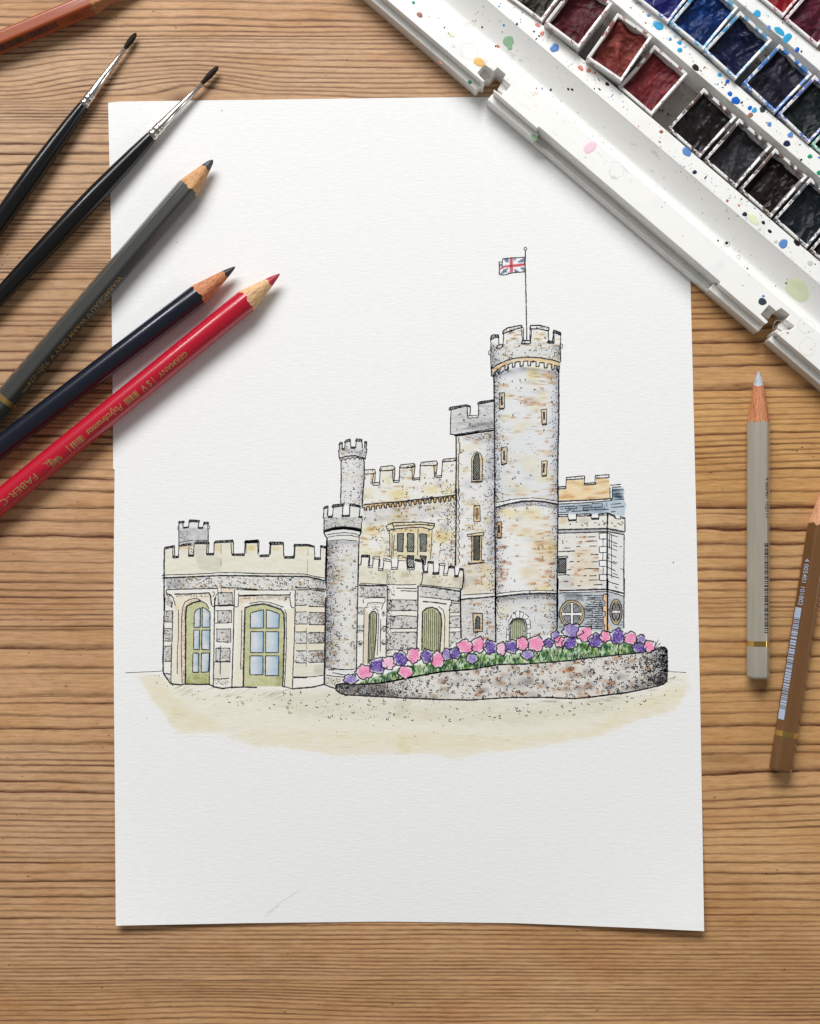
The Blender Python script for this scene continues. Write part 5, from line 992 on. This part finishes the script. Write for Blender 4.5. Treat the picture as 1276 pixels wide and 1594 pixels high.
def brush(tip, back, label, belly, fer, hair, hw, z0):
    u = .000228; zc = .0030 + z0; a, b = P(*tip, zc), P(*back, zc); d = b - a; ang = math.atan2(d.y, d.x)
    rt = empty('paintbrush', (a.x, a.y, z0), ang, label, 'paintbrush', 'paintbrushes on the table'); n = 48
    tiltz = lambda x: .0035 - .0013 * max(0, 1 - x / (300 * u))
    def lathe(name, prof, mat, rib=0):
        V = []; Fc = []
        for x, r in prof:
            for i in range(n): t = 2 * math.pi * i / n; V.append((x * u, r * u * math.sin(t), tiltz(x * u) + r * u * math.cos(t)))
        for k in range(len(prof) - 1):
            for i in range(n): j = (i + 1) % n; Fc.append((k * n + i, k * n + j, (k + 1) * n + j, (k + 1) * n + i))
        Fc.append(tuple(range(n))[::-1]); o = (len(prof) - 1) * n; Fc.append(tuple(range(o, o + n)))
        return mk(name, V, Fc, mat, rt, smooth=True)
    lathe('bristles', [(0, .7), (1.2, 2.0), (4, 3.4), (hair * .3, 4.5), (hair * .55, 4.8), (hair * .82, 3.8), (hair, 2.9), (hair + 2, 2.5)], HAIR)
    L = fer; f0 = hair; w0 = 2.9
    lathe('ferrule', [(f0, w0 - .5), (f0 + .3, w0), (f0 + L * .5, w0 + (hw - w0) * .48), (f0 + L * .80, hw - .9), (f0 + L * .81, hw - .1), (f0 + L * .83, hw - .1), (f0 + L * .84, hw - .9), (f0 + L * .845, hw - .3), (f0 + L * .905, hw - .1), (f0 + L * .91, hw - .9), (f0 + L * .925, hw - .9), (f0 + L * .93, hw), (f0 + L, hw + .1), (f0 + L, hw - .6)], STEEL)
    h0 = f0 + L; e = 760
    lathe('handle', [(h0 - 1, hw - .4), (h0 + .5, hw - .2)] + [(h0 + q * (e - h0), r) for q, r in ((.02, hw + .6), (.06, hw + 2.2), (.12, belly * .84), (.2, belly * .96), (.28, belly), (.38, belly * .97), (.5, belly * .88), (.7, belly * .66), (.9, belly * .42), (.98, belly * .36), (1, belly * .2))], LACQ)
brush((211, 50), (0, 345), 'black paintbrush with silver ferrule lying on bare wood, upper one', 14.6, 113, 31, 8.6, 0)
brush((339, 102), (0, 462), 'black paintbrush with silver ferrule whose tip lies over the corner of the sheet', 15.2, 117, 38, 9.0, PT)
# ================================================================== the white plastic paint box
PA = P(571, 7, 0); PB = P(1276, 610.7, 0); UD = (PB - PA).normalized(); VD = Vector((-UD.y, UD.x, 0))   # u along the box, v away from the paper
PANG = math.atan2(UD.y, UD.x)
def uv(px, py, z):
    d = P(px, py, z) - PA; return d.dot(UD), d.dot(VD)
def vline(ps, z): return float(np.mean([uv(x, y, z)[1] for x, y in ps]))
ZL, ZT, ZR, ZG = .0066, .0108, .0146, .0040
vL1 = vline([(575.7, 0), (740.3, 141.9), (830, 218.7), (1108, 453.4), (1180.6, 516.2), (1276, 599.4)], ZL)
vB = vline([(589.8, 0), (747, 136.4)], ZL); vL2 = vline([(596.8, 0), (755.1, 126.2), (1115.6, 441), (1196.2, 500.7), (1276, 582.5)], ZT)
vR = vline([(760, 3.5), (940, 156.6), (998.9, 208.9), (1107, 300), (1251, 420)], ZR); vP = vline([(797.4, 0), (940, 121.3), (1090.3, 247.7), (1201.8, 340.9), (1276, 405)], ZR)
vQ = vline([(980, 25.4), (1070.3, 101.6), (1160, 173.5), (1276, 280)], ZR); vQ2 = vline([(992.7, 0), (1092.8, 83.2), (1160, 141), (1276, 244.6)], ZR)
vS = vline([(1148, 0), (1276, 112)], ZR); vS2 = vline([(1179.2, 0), (1218.7, 30.3), (1276, 79)], ZR)
vT = vS2 + (vQ - vP); vT2 = vT + (vQ2 - vQ); vE = vT2 + .012
U0, U1 = -.060, .262
s = N('white_plastic'); pos = s.obj()
n1 = s.noise(pos, 90, 4, .6); n2 = s.noise(pos, 420, 4, .7); n3 = s.noise(pos, 30, 3, .5)
c = s.mix(s.math('MULTIPLY', s.step(n1, .50, .78), .16), (.88, .875, .84), tuple(lin((206, 206, 190))))
c = s.mix(s.math('MULTIPLY', s.step(n3, .60, .72), .14), c, tuple(lin((214, 196, 190))))
vo = s.n('ShaderNodeTexVoronoi'); s.t.links.new(pos, vo.inputs['Vector']); vo.inputs['Scale'].default_value = 420
n4 = s.noise(s.mapv(pos, (150, 420, 150)), 1.0, 5, .7, dist=.6); c = s.mix(s.math('MULTIPLY', s.math('MULTIPLY', s.step(n4, .60, .66), s.step(n3, .44, .56)), .30), c, tuple(lin((150, 140, 128))))
n5 = s.noise(pos, 55, 3, .6); c = s.mix(s.math('MULTIPLY', s.step(n5, .62, .70), .16), c, tuple(lin((170, 196, 206))))
sp = s.math('MULTIPLY', s.math('LESS_THAN', vo.outputs['Distance'], .11), s.step(n1, .52, .56))
c = s.mix(s.math('MULTIPLY', sp, .8), c, s.mix(.55, vo.outputs['Color'], (.06, .05, .05)))
c = s.mix(s.math('MULTIPLY', s.step(n2, .66, .76), .35), c, tuple(lin((150, 146, 138))))
s.set(Base_Color=c, Roughness=s.math('ADD', .28, s.math('MULTIPLY', n1, .2))); s.bump(n2, .06, .0002); PLAST = s.m
box = empty('paint_box', tuple(PA), PANG, 'open white plastic watercolour box spattered with paint, holding rows of pans', 'paint box')
def prism(name, poly, z0, z1, mat=PLAST, parent=box, bev=.00022, holes=None):
    bm = bmesh.new(); vs = [bm.verts.new((x, y, z0)) for x, y in poly]; f = bm.faces.new(vs); f.normal_update()
    if f.normal.z > 0: bmesh.ops.reverse_faces(bm, faces=[f])
    r = bmesh.ops.extrude_face_region(bm, geom=[f]); up = [q for q in r['geom'] if isinstance(q, bmesh.types.BMVert)]
    for q in up: q.co.z = z1
    bmesh.ops.recalc_face_normals(bm, faces=bm.faces)
    if bev:
        es = [e for e in bm.edges if min(e.verts[0].co.z, e.verts[1].co.z) > z1 - 1e-7 or abs(e.verts[0].co.z - e.verts[1].co.z) > 1e-6]
        bmesh.ops.bevel(bm, geom=es, offset=bev, segments=2, affect='EDGES', profile=.5, clamp_overlap=True)
    return mk_bm(name, bm, mat, parent)
def loft_uv(name, prof, u0, u1, nu=2, mat=PLAST, parent=box, smooth=True):
    V = []; Fc = []; m = len(prof)
    for k in range(nu):
        u = u0 + (u1 - u0) * k / (nu - 1)
        for v, z in prof: V.append((u, v, z))
    for k in range(nu - 1):
        for i in range(m - 1): Fc.append((k * m + i, (k + 1) * m + i, (k + 1) * m + i + 1, k * m + i + 1))
    o = mk(name, V, Fc, mat, parent)
    for i, pl in enumerate(o.data.polygons): pl.use_smooth = smooth
    return o
def U(px, py, z): return uv(px, py, z)
# flat rim with the two hinge notches
vX = vL2 + .0088 + .0012
def q(px, py, z): return uv(px, py, z)
def C2(ox, oy, k, z, s_): v = [float(t) for t in s_.split()]; return [uv(ox + v[i] / k, oy + v[i + 1] / k, z) for i in range(0, len(v), 2)]
n1p = C2(700, 80, 6.38, ZT, '300 335 350 295 275 215 345 130 435 200 475 160 555 230 530 270 605 340 560 390 535 385 520 435 440 378 405 425')
n2p = C2(1096, 440, 7.089, ZT, '665 470 708 432 625 350 715 247 795 315 850 280 945 355 905 412 1000 482 960 520 900 518 850 542 800 515 760 570')
rim = [(U0, vL2)] + [(n1p[0][0], vL2)] + n1p[1:-1] + [(n1p[-1][0], vL2)]
r0, r1 = uv(833, 203, ZT)[0], uv(1120, 442, ZT)[0]
rim += [(r0, vL2), (r0 + .0002, vL2 + .0009), (r1 - .0002, vL2 + .0009), (r1, vL2)]
rim += [(n2p[0][0], vL2)] + n2p[1:-1] + [(n2p[-1][0], vL2)] + [(U1, vL2), (U1, vX), (U0, vX)]
prism('rim', rim, 0, ZT)
# lower shelves inside the notches
prism('notch_shelf', C2(700, 80, 6.38, ZG, '345 300 270 215 345 125 440 200 475 205 400 300'), 0, ZG + .0018)
prism('notch_shelf', C2(700, 80, 6.38, ZG, '532 260 610 340 560 395 530 440 470 395 515 320'), 0, ZG + .0018)
prism('notch_shelf', C2(1096, 440, 7.089, ZG, '620 352 715 243 800 315 735 355 695 408'), 0, ZG + .0018)
prism('notch_shelf', C2(1096, 440, 7.089, ZG, '905 405 1005 480 855 545 795 510 800 470'), 0, ZG + .0018)
# ledge along the outer edge, in pieces
ua = uv(740, 142, ZL)[0]; ub = uv(757, 157, ZL)[0]; uc = uv(830.5, 218, ZL)[0]; ud = uv(1103, 450, ZL)[0]; ue = uv(1180.6, 516, ZL)[0]; uf = uv(1195.5, 530, ZL)[0]
vO = vL1 + .0002
def ledge(a, b, name='ledge'):
    prism(name, [(a, vO), (b, vO), (b, vL2 + .0004), (a, vL2 + .0004)], 0, ZL)
ledge(U0, ua); ledge(ub, uc); ledge(ud, ue); ledge(uf, U1)
# end tab joining ledge and rim beside the notches
prism('groove_floor', [(uc, vO + .0002), (ud, vO + .0002), (ud, vL2 + .003), (uc, vL2 + .003)], 0, .0022)
prism('groove_lip', [(uc, vO), (ud, vO), (ud, vO + .0005), (uc, vO + .0005)], 0, .0031, bev=.0001)
vg = vL2 - .0021; loft_uv('groove_rib', [(vg, .0022), (vg, .0034), (vg + .0004, .0037), (vg + .0008, .0034), (vg + .0008, .0022)], uc, ud)
# mixing well, curved
wd = vR - vX; prof = [(vX - .0005, ZT + .00002), (vX, ZT + .00001)]
for k in range(1, 25):
    t = k / 24; v = vX + wd * t; z = ZT - .0009 * math.sin(min(t / .30, 1) * math.pi / 2) * (1 - max(0, t - .3) / .7) + (ZR - ZT) * max(0, (t - .22) / .78) ** 1.45
    prof.append((v, z))
loft_uv('mixing_well', prof, U0, U1)
def flange(name, v0, v1, drop0=True, drop1=True):
    prism(name, [(U0, v0), (U1, v0), (U1, v1), (U0, v1)], .0015, ZR, bev=.0003)
flange('flange', vR, vP); flange('flange', vQ, vQ2); flange('flange', vS, vS2); flange('flange', vT, vE)
s = N('grey_stained_plastic'); o_ = s.obj(); a1 = s.noise(o_, 700, 4, .65); a2 = s.noise(o_, 120, 3, .5)
c = s.mix(s.math('MULTIPLY', s.step(a1, .56, .62), s.step(a2, .46, .60)), tuple(lin((160, 153, 148))), tuple(lin((74, 46, 36)))); s.set(Base_Color=c, Roughness=.45); STAINED = s.m
for a, b in ((vP, vQ), (vQ2, vS), (vS2, vT)): prism('slot_floor', [(U0, a - .0005), (U1, a - .0005), (U1, b + .0005), (U0, b + .0005)], 0, .0022, mat=STAINED, bev=0)
for sgn, u_ in ((1, U0), (-1, U1)): prism('end_wall', [(u_ - .002 * (sgn > 0), vO), (u_ + .002 * (sgn < 0), vO), (u_ + .002 * (sgn < 0), vE), (u_ - .002 * (sgn > 0), vE)], 0, ZR + .0002)
# ------------------------------------------------------------------ pans
def pan_mats(nm, rgb, rgb2, stain, wet, rim_amt):
    s = N(nm + '_pan_shell'); o = s.obj(); a = s.noise(o, 330, 5, .72); b = s.noise(o, 130, 2); z = s.n('ShaderNodeSeparateXYZ'); s.t.links.new(o, z.inputs[0])
    hi = s.step(z.outputs['Z'], -.0030, .0)      # paint smears gather near the rim
    m = s.math('MULTIPLY', s.step(s.math('ADD', a, s.math('MULTIPLY', s.math('SUBTRACT', b, .5), .7)), .585 - rim_amt, .64 - rim_amt), s.math('MULTIPLY_ADD', hi, .55, .45))
    s.set(Base_Color=s.mix(m, (.80, .79, .775), s.mix(s.step(b, .4, .6), tuple(lin(stain)), tuple(lin([q_ * .7 + 50 for q_ in stain])))), Roughness=.35); shell = s.m
    s = N(nm + '_paint_cake'); o = s.obj(); a = s.noise(o, 260, 6, .65, dist=.8); b = s.noise(o, 900, 4, .7); d = s.noise(o, 110, 2)
    c = s.ramp(a, [(.3, tuple(lin([q_ * .6 for q_ in rgb]))), (.62, tuple(lin([q_ * .66 for q_ in rgb2]))), (.8, tuple(lin([min(255, q_ * .95 + 6) for q_ in rgb2])))])
    r = s.math('ADD', wet + .04, s.math('MULTIPLY', s.step(d, .3, .7), .25)); s.set(Base_Color=c, Roughness=r); s.b.inputs['Specular IOR Level'].default_value = .13
    s.bump(s.math('ADD', s.math('MULTIPLY', a, 1.0), s.math('MULTIPLY', b, .15)), .18, .0005); return shell, s.m
def pan(L_, T_, R_, B_, z, label, mats, seed, dep=.0022, cakes=1.0):
    c3 = [P(*q_, z) for q_ in (L_, T_, R_, B_)]; ctr = sum(c3, Vector()) / 4; ub_ = ((c3[2] - c3[1]) + (c3[3] - c3[0])).normalized()
    wu = ((c3[2] - c3[1]).length + (c3[3] - c3[0]).length) / 4 - .00012; wv = ((c3[1] - c3[0]).length + (c3[2] - c3[3]).length) / 4; ang = math.atan2(ub_.y, ub_.x)
    wu = min(wu, .0082); wv = min(wv, (vQ - vP) / 2 - .0003) if z < ZR + .002 else wv
    rt = empty('paint_pan', (ctr.x, ctr.y, z), ang, label, 'paint pan', 'pans of paint in the box'); th = .0010; H = z - .0026; tp = .0006
    rings = [(wu - tp, wv - tp, -H), (wu, wv, 0), (wu, wv, 0), (wu - th * .3, wv - th * .3, .00018), (wu - th, wv - th, 0), (wu - th - tp * .7, wv - th - tp * .7, -.0078)]
    V = []; Fc = []
    sub = 6
    for a, b, zz in rings:
        for (x0, y0), (x1, y1) in (((-1, -1), (1, -1)), ((1, -1), (1, 1)), ((1, 1), (-1, 1)), ((-1, 1), (-1, -1))):
            for k in range(sub): t = k / sub; V.append((a * (x0 + (x1 - x0) * t) * (1 - .012 * math.sin(math.pi * t) * abs(y1 - y0) / 2), b * (y0 + (y1 - y0) * t), zz))
    m = 4 * sub
    for r_ in range(len(rings) - 1):
        for i in range(m): j = (i + 1) % m; Fc.append((r_ * m + i, r_ * m + j, (r_ + 1) * m + j, (r_ + 1) * m + i))
    Fc.append(tuple(range(m))[::-1]); o = (len(rings) - 1) * m; Fc.append(tuple(range(o, o + m))); mk('shell', V, Fc, mats[0], rt)
    g = np.random.default_rng(seed); nx, ny = 44, 54; X, Y = np.meshgrid(np.linspace(-1, 1, nx), np.linspace(-1, 1, ny)); h = np.zeros_like(X)
    for k in range(16):
        f = 1.2 * 1.28 ** k * .8; a = g.uniform(0, 6.28); amp = .55 / f; p_ = g.uniform(0, 6.28); w_ = .8 * np.sin(X * 2.1 + p_) + .7 * np.sin(Y * 1.7 - p_)
        h += amp * (1 - 2 * np.abs(np.sin(f * (X * math.cos(a) + Y * math.sin(a)) + w_ + p_)) ** .8)
    bowl = (X ** 2 + Y ** 2) * .5; zz = -dep + .00085 * h * cakes + .0009 * bowl - .0006 * g.uniform(0, 1) * (X * math.cos(seed) + Y * math.sin(seed))
    zz = np.minimum(zz, -.0004); iw, jw = wu - th - .00002, wv - th - .00002; Vc = np.stack([X * (iw - .0002), Y * (jw - .0002), zz], -1).reshape(-1, 3)
    idx = np.arange(nx * ny).reshape(ny, nx); Q_ = np.stack([idx[:-1, :-1], idx[:-1, 1:], idx[1:, 1:], idx[1:, :-1]], -1).reshape(-1, 4); mk_np('paint_cake', Vc, Q_, mats[1], rt, smooth=True)
    if cakes > 1.2:
        pass
M = {'olive': pan_mats('olive', (34, 28, 22), (66, 58, 38), (150, 90, 56), .22, .06), 'maroon': pan_mats('maroon', (74, 18, 28), (124, 42, 50), (150, 62, 50), .3, .05), 'brown': pan_mats('brown', (126, 42, 38), (186, 86, 76), (150, 60, 62), .34, .03),
     'red': pan_mats('dark_red', (118, 28, 38), (172, 66, 70), (140, 70, 72), .34, .02), 'black': pan_mats('black', (24, 20, 20), (52, 46, 46), (70, 40, 30), .2, .10), 'grey': pan_mats('grey', (34, 34, 38), (76, 76, 82), (64, 50, 44), .3, .10),
     'sepia': pan_mats('sepia', (22, 16, 14), (52, 36, 32), (90, 64, 52), .18, .11), 'indigo': pan_mats('indigo', (18, 22, 28), (44, 52, 60), (50, 62, 80), .2, .09), 'violetblue': pan_mats('violet_blue', (24, 28, 110), (48, 50, 156), (60, 110, 180), .3, .07),
     'prussian': pan_mats('prussian_blue', (12, 30, 84), (24, 74, 158), (70, 170, 220), .2, .09), 'navy': pan_mats('navy_blue', (18, 22, 52), (40, 50, 96), (60, 150, 205), .24, .08), 'payne': pan_mats('blue_black', (28, 26, 40), (62, 58, 78), (30, 110, 200), .3, .12),
     'greenblack': pan_mats('green_black', (18, 24, 26), (46, 56, 56), (60, 90, 180), .26, .10), 'green': pan_mats('deep_green', (12, 40, 30), (30, 90, 64), (60, 170, 130), .3, .1), 'scarlet': pan_mats('scarlet', (150, 12, 26), (196, 30, 40), (190, 40, 60), .3, .05), 'wine': pan_mats('wine', (72, 14, 34), (126, 46, 66), (170, 60, 84), .28, .06)}
ZP = ZR + .0006; ZH = ZR + .0038
pans = [((785, -9), (841, -75), (898, -34), (841.5, 33), ZP + .0006, 'olive black pan with brown smears, at the upper end of the first row', 'olive'),
        ((844.6, 33.2), (902, -33), (956.2, 7.8), (899, 73.4), ZH, 'dark maroon pan whose rim is smeared orange and white, raised in its slot', 'maroon'),
        ((908.2, 87.5), (964.6, 21.9), (1019.7, 60.7), (964, 124), ZH, 'reddish brown pan with a cracked surface, between the maroon and dark red pans', 'brown'),
        ((962.5, 135), (1017, 69), (1071.7, 115), (1013.9, 180), ZP, 'dark red pan with a round swirl, above the empty space in its row', 'red'),
        ((1038.8, 199), (1094.5, 137), (1147.4, 182), (1090.3, 246.3), ZP, 'black pan with rusty brown rim, just below the empty space in its row', 'black'),
        ((1093.8, 247.7), (1151, 184), (1203.2, 229), (1145.4, 291.2), ZP, 'charcoal grey pan between two blacker pans', 'grey'),
        ((1150.3, 294), (1205.3, 230.5), (1258.2, 275), (1200.4, 339), ZP, 'sepia black pan with a small green fleck in it', 'sepia'),
        ((1203.9, 340.9), (1260.3, 275.7), (1313, 322), (1256.8, 387.4), ZP, 'blue black pan with a clean white rim at the picture edge', 'indigo'),
        ((1259, 388.8), (1315, 324), (1368, 369), (1312, 434), ZP, 'black pan at the lower end of the first row, only its corner in view', 'black'),
        ((981, -11), (1039, -73), (1097, -30), (1037.8, 34.6), ZP + .0012, 'violet blue pan cut by the top of the picture', 'violetblue'),
        ((1040.6, 34), (1098, -30), (1152, 13.8), (1093.5, 77), ZP + .0016, 'bright prussian blue pan with light blue smears on its walls', 'prussian'),
        ((1094, 78), (1151.9, 17), (1201, 62), (1146.8, 125.5), ZP + .0016, 'navy pan with light blue smears, above a narrow gap in its row', 'navy'),
        ((1157.4, 129), (1211, 67.7), (1265.3, 115), (1206.7, 177.7), ZP + .001, 'purplish blue black pan with vivid blue rim, below a narrow gap in its row', 'payne'),
        ((1210, 176.4), (1267.4, 117), (1318, 163), (1259, 224), ZP + .0006, 'dark greenish black pan with a blue stained edge at the picture border', 'greenblack'),
        ((1261, 223.5), (1318, 163), (1370, 208), (1312, 270), ZP, 'deep green pan with only its bright green corner in view', 'green'),
        ((1161, -22), (1219, -84), (1276, -38), (1218.7, 26.8), ZP + .0008, 'bright scarlet pan in the corner of the box', 'scarlet'),
        ((1219.4, 28.2), (1276.5, -37), (1330, 8), (1272.3, 72), ZP + .0008, 'wine red pan beside the scarlet one', 'wine')]
for k, (a, b, c_, d_, z, lab, m) in enumerate(pans): pan(a, b, c_, d_, z, lab, M[m], 40 + k, dep={'red': .0030, 'sepia': .0030, 'grey': .0028, 'maroon': .0026}.get(m, .0018), cakes=1.5 if m in ('brown', 'payne', 'navy', 'prussian') else 1.0)
# ------------------------------------------------------------------ drops and stains of dried paint
def wetpaint(nm, rgb, rough=.25): return plain(nm, lin(rgb), rough)
DC = {'b': ((18, 96, 190), 'blue_drop'), 'c': ((52, 160, 206), 'cyan_drop'), 's': ((96, 138, 196), 'steel_blue_drop'), 'k': ((34, 26, 26), 'dark_drop'), 'n': ((28, 40, 74), 'indigo_drop'), 't': ((50, 66, 74), 'slate_drop'), 'r': ((214, 132, 116), 'red_drop'),
      'o': ((232, 186, 110), 'ochre_drop'), 'g': ((160, 198, 164), 'green_drop'), 'G': ((30, 150, 110), 'emerald_drop'), 'p': ((244, 208, 220), 'pink_drop'), 'w': ((158, 106, 84), 'brown_drop'), 'y': ((226, 232, 196), 'pale_yellow_drop'), 'l': ((186, 214, 230), 'pale_blue_drop'), 'a': ((206, 206, 202), 'grey_drop')}
DM = {k: wetpaint(n, c, .3) for k, (c, n) in DC.items()}
def zsurf(v):
    if v < vL2: return ZL
    if v < vX: return ZT
    if v < vR: return float(np.interp(v, [p_[0] for p_ in prof], [p_[1] for p_ in prof]))
    return ZR
def drop(px, py, rx, key, ry=None, irr=.07, name='paint_drop', ring=False, z=None):
    for _ in range(3):
        zz = z if z is not None else zsurf(uv(px, py, z if z else ZR)[1]); z1 = zz; u_, v_ = uv(px, py, z1); zz = zsurf(v_) if z is None else z
    rx *= PXM; ry = rx if ry is None else ry * PXM; r_ = np.random.default_rng(int(px * 7 + py)); ph = r_.uniform(0, 6, 3); n = 28; V = []; Fc = []
    def pos(R, a, dz): x = u_ + R * rx * math.cos(a); y = v_ + R * ry * math.sin(a); return (x, y, (zsurf(y) if z is None else z) + dz)
    ks = ((.0, .00008), (.55, .00009), (.88, .00008), (1, .00002)) if not ring else ((1 - .45 * PXM / rx, .00003), (1 - .2 * PXM / rx, .00005), (1, .00003))
    for R, dz in ks:
        for i in range(n): a = 2 * math.pi * i / n; w_ = 1 + irr * (math.sin(2 * a + ph[0]) + .6 * math.sin(3 * a + ph[1]) + .5 * math.sin(5 * a + ph[2])); V.append(pos(R * w_, a, dz))
    for k in range(len(ks) - 1):
        for i in range(n): j = (i + 1) % n; Fc.append((k * n + i, k * n + j, (k + 1) * n + j, (k + 1) * n + i))
    return mk(name, V, Fc, DM[key], box, smooth=True)
D_ = [(863, 74.5, 7, 's'), (1024.5, 40, 9, 'c', 6), (1069, 236, 8, 's', 6.5), (1081, 268, 3.4, 'n'), (1029, 205, 3, 'w'), (1145, 156.5, 6.8, 'b', 6), (1136, 146, 3.8, 'b'), (1132, 127, 3.2, 'b'), (1120, 116.5, 4, 'c', 3), (1167, 168, 3.5, 'b'), (1174, 171.5, 4.2, 'c'), (1168, 179, 4, 'w'), (1197.5, 193.5, 3.6, 's'), (1187, 170, 5, 't'),
      (1224.5, 223.5, 5.4, 'n', 5), (1230, 210, 4.4, 's'), (1260.5, 243.5, 3.6, 'G'), (1275, 269, 4, 'G'), (1082.5, 105, 6, 'k', 4.5), (1043, 61, 2.6, 's'), (1051, 56, 3.4, 'l'), (1057.5, 66.5, 4.2, 'c', 3), (1058, 78, 4, 'c'), (1066, 72, 3, 'l'), (1009.5, 24, 2.6, 's'), (1159, 333.5, 4, 'n', 3.4), (1219, 379.5, 7, 's'), (1188, 346.5, 3.2, 'k', 2.6), (1198, 360, 3.4, 'k', 2.6), (1182, 357, 2.4, 'a'), (1240, 378.5, 6, 'k', 3), (1207.5, 376, 3, 'a'), (1261, 409.5, 4.4, 'a'), (1172, 341, 12, 'y', 6),
      (1178.5, 21, 6.5, 'c', 5), (1196, 43, 3.6, 's'), (1213, 48.5, 9, 'c', 5), (1225, 59, 6, 'c', 8), (1240.5, 77.5, 3.6, 'b', 4.2), (843.5, 52, 3.5, 'r'), (836.5, 39, 4.6, 'r', 2.6), (831, 49, 1.6, 'n'), (903.5, 106, 6, 'r', 3), (916, 110, 4, 'r', 3), (926, 113, 2, 'r'), (945, 131, 3.4, 'k', 2.6), (1132, 312.5, 2.2, 'w'), (1150, 319.5, 2, 'r'),
      (745.5, 96.5, 9, 'o', 7), (918, 229, 8.5, 'p', 11), (1186.5, 469.5, 6, 't'), (1188, 461, 2.2, 's'), (791, 66, 9, 'g', 7), (793, 75, 4, 'g'), (653, 23, 5, 'w', 4), (699, 52, 2.2, 'k', 1.6), (702, 54, 6, 'y', 3), (643.5, 4, 2.6, 'G'), (1131, 378, 2.4, 'k'), (1118, 374, 1.6, 'k'), (1226, 518, 1.8, 'r'), (1246, 450, 3.2, 'n', 2), (1240, 452, 22, 'y', 12), (933, 139, 2.5, 'k', 1.2), (884, 140, 2.2, 'k', 1.4), (890, 140.5, 2.6, 'k', 1.2), (857, 140, 1.6, 'n', 2), (925, 138, 1.2, 'k'), (771.5, 71.5, 1.5, 'k'), (775, 72, 3, 'r', 2), (835, 137, 1.4, 'w')]
for t in D_: drop(t[0], t[1], t[2], t[3], t[4] if len(t) > 4 else None)
for x_, y_, r_, k_ in ((730, 80, 13, 'a'), (1213, 510, 11, 'a'), (1255, 507, 12, 'a'), (1257, 540, 13, 'a'), (834, 145, 2.6, 'r'), (834, 165, 2.6, 'p'), (727, 37, 3, 'k'), (736, 37, 3.2, 'o'), (706, 73, 1.8, 'w'), (1030, 10, 14, 'a'), (960, 265, 12, 'l'), (818, 103, 10, 'y'), (1132, 380, 4, 'k'), (1150, 400, 3, 'k')): drop(x_, y_, r_, k_, ring=True, name='paint_ring', irr=.1)
drop(731, 128, 3, 'G', z=ZL); drop(831, 214, 7, 'g', 4, z=ZL); drop(686, 98, 3, 'r', 1.6, z=ZL)
# fine spatter
r_ = np.random.default_rng(77); V = []; Fc = {k: [] for k in 'ksnrwc'}
VV = {k: [] for k in 'ksnrwc'}
for i in range(620):
    u_ = r_.uniform(-.02, .20); band = r_.choice(5, p=[.03, .09, .38, .32, .18]); v0, v1 = [(vL2 + .001, vX), (vX, vR), (vR, vP), (vQ, vQ2), (vS, vS2)][band]; v_ = r_.uniform(v0 + .0004, v1 - .0004); k = r_.choice(list('ksnrwc'), p=[.3, .16, .16, .1, .16, .12])
    rr = PXM * (.3 + r_.exponential(.42)); rr = min(rr, PXM * 2.4); z = zsurf(v_) + .00004; o = len(VV[k]); n = 7; e = r_.uniform(.6, 1.4); a0 = r_.uniform(0, 6)
    inn = any(False for _ in ())
    if band < 2 and any(abs(u_ - c0) < .008 and v_ < vX for c0 in ((n1p[3][0]), (n2p[3][0]))): continue
    VV[k] += [(u_ + rr * e * math.cos(a0 + 6.283 * j / n), v_ + rr / e * math.sin(a0 + 6.283 * j / n), z if band != 1 else zsurf(v_ + rr / e * math.sin(a0 + 6.283 * j / n)) + .00005) for j in range(n)]; Fc[k].append(tuple(range(o, o + n)))
for k in Fc:
    if Fc[k]: sp_ = mk('fine_spatter', VV[k], Fc[k], DM[k], box); sp_['kind'] = 'stuff'
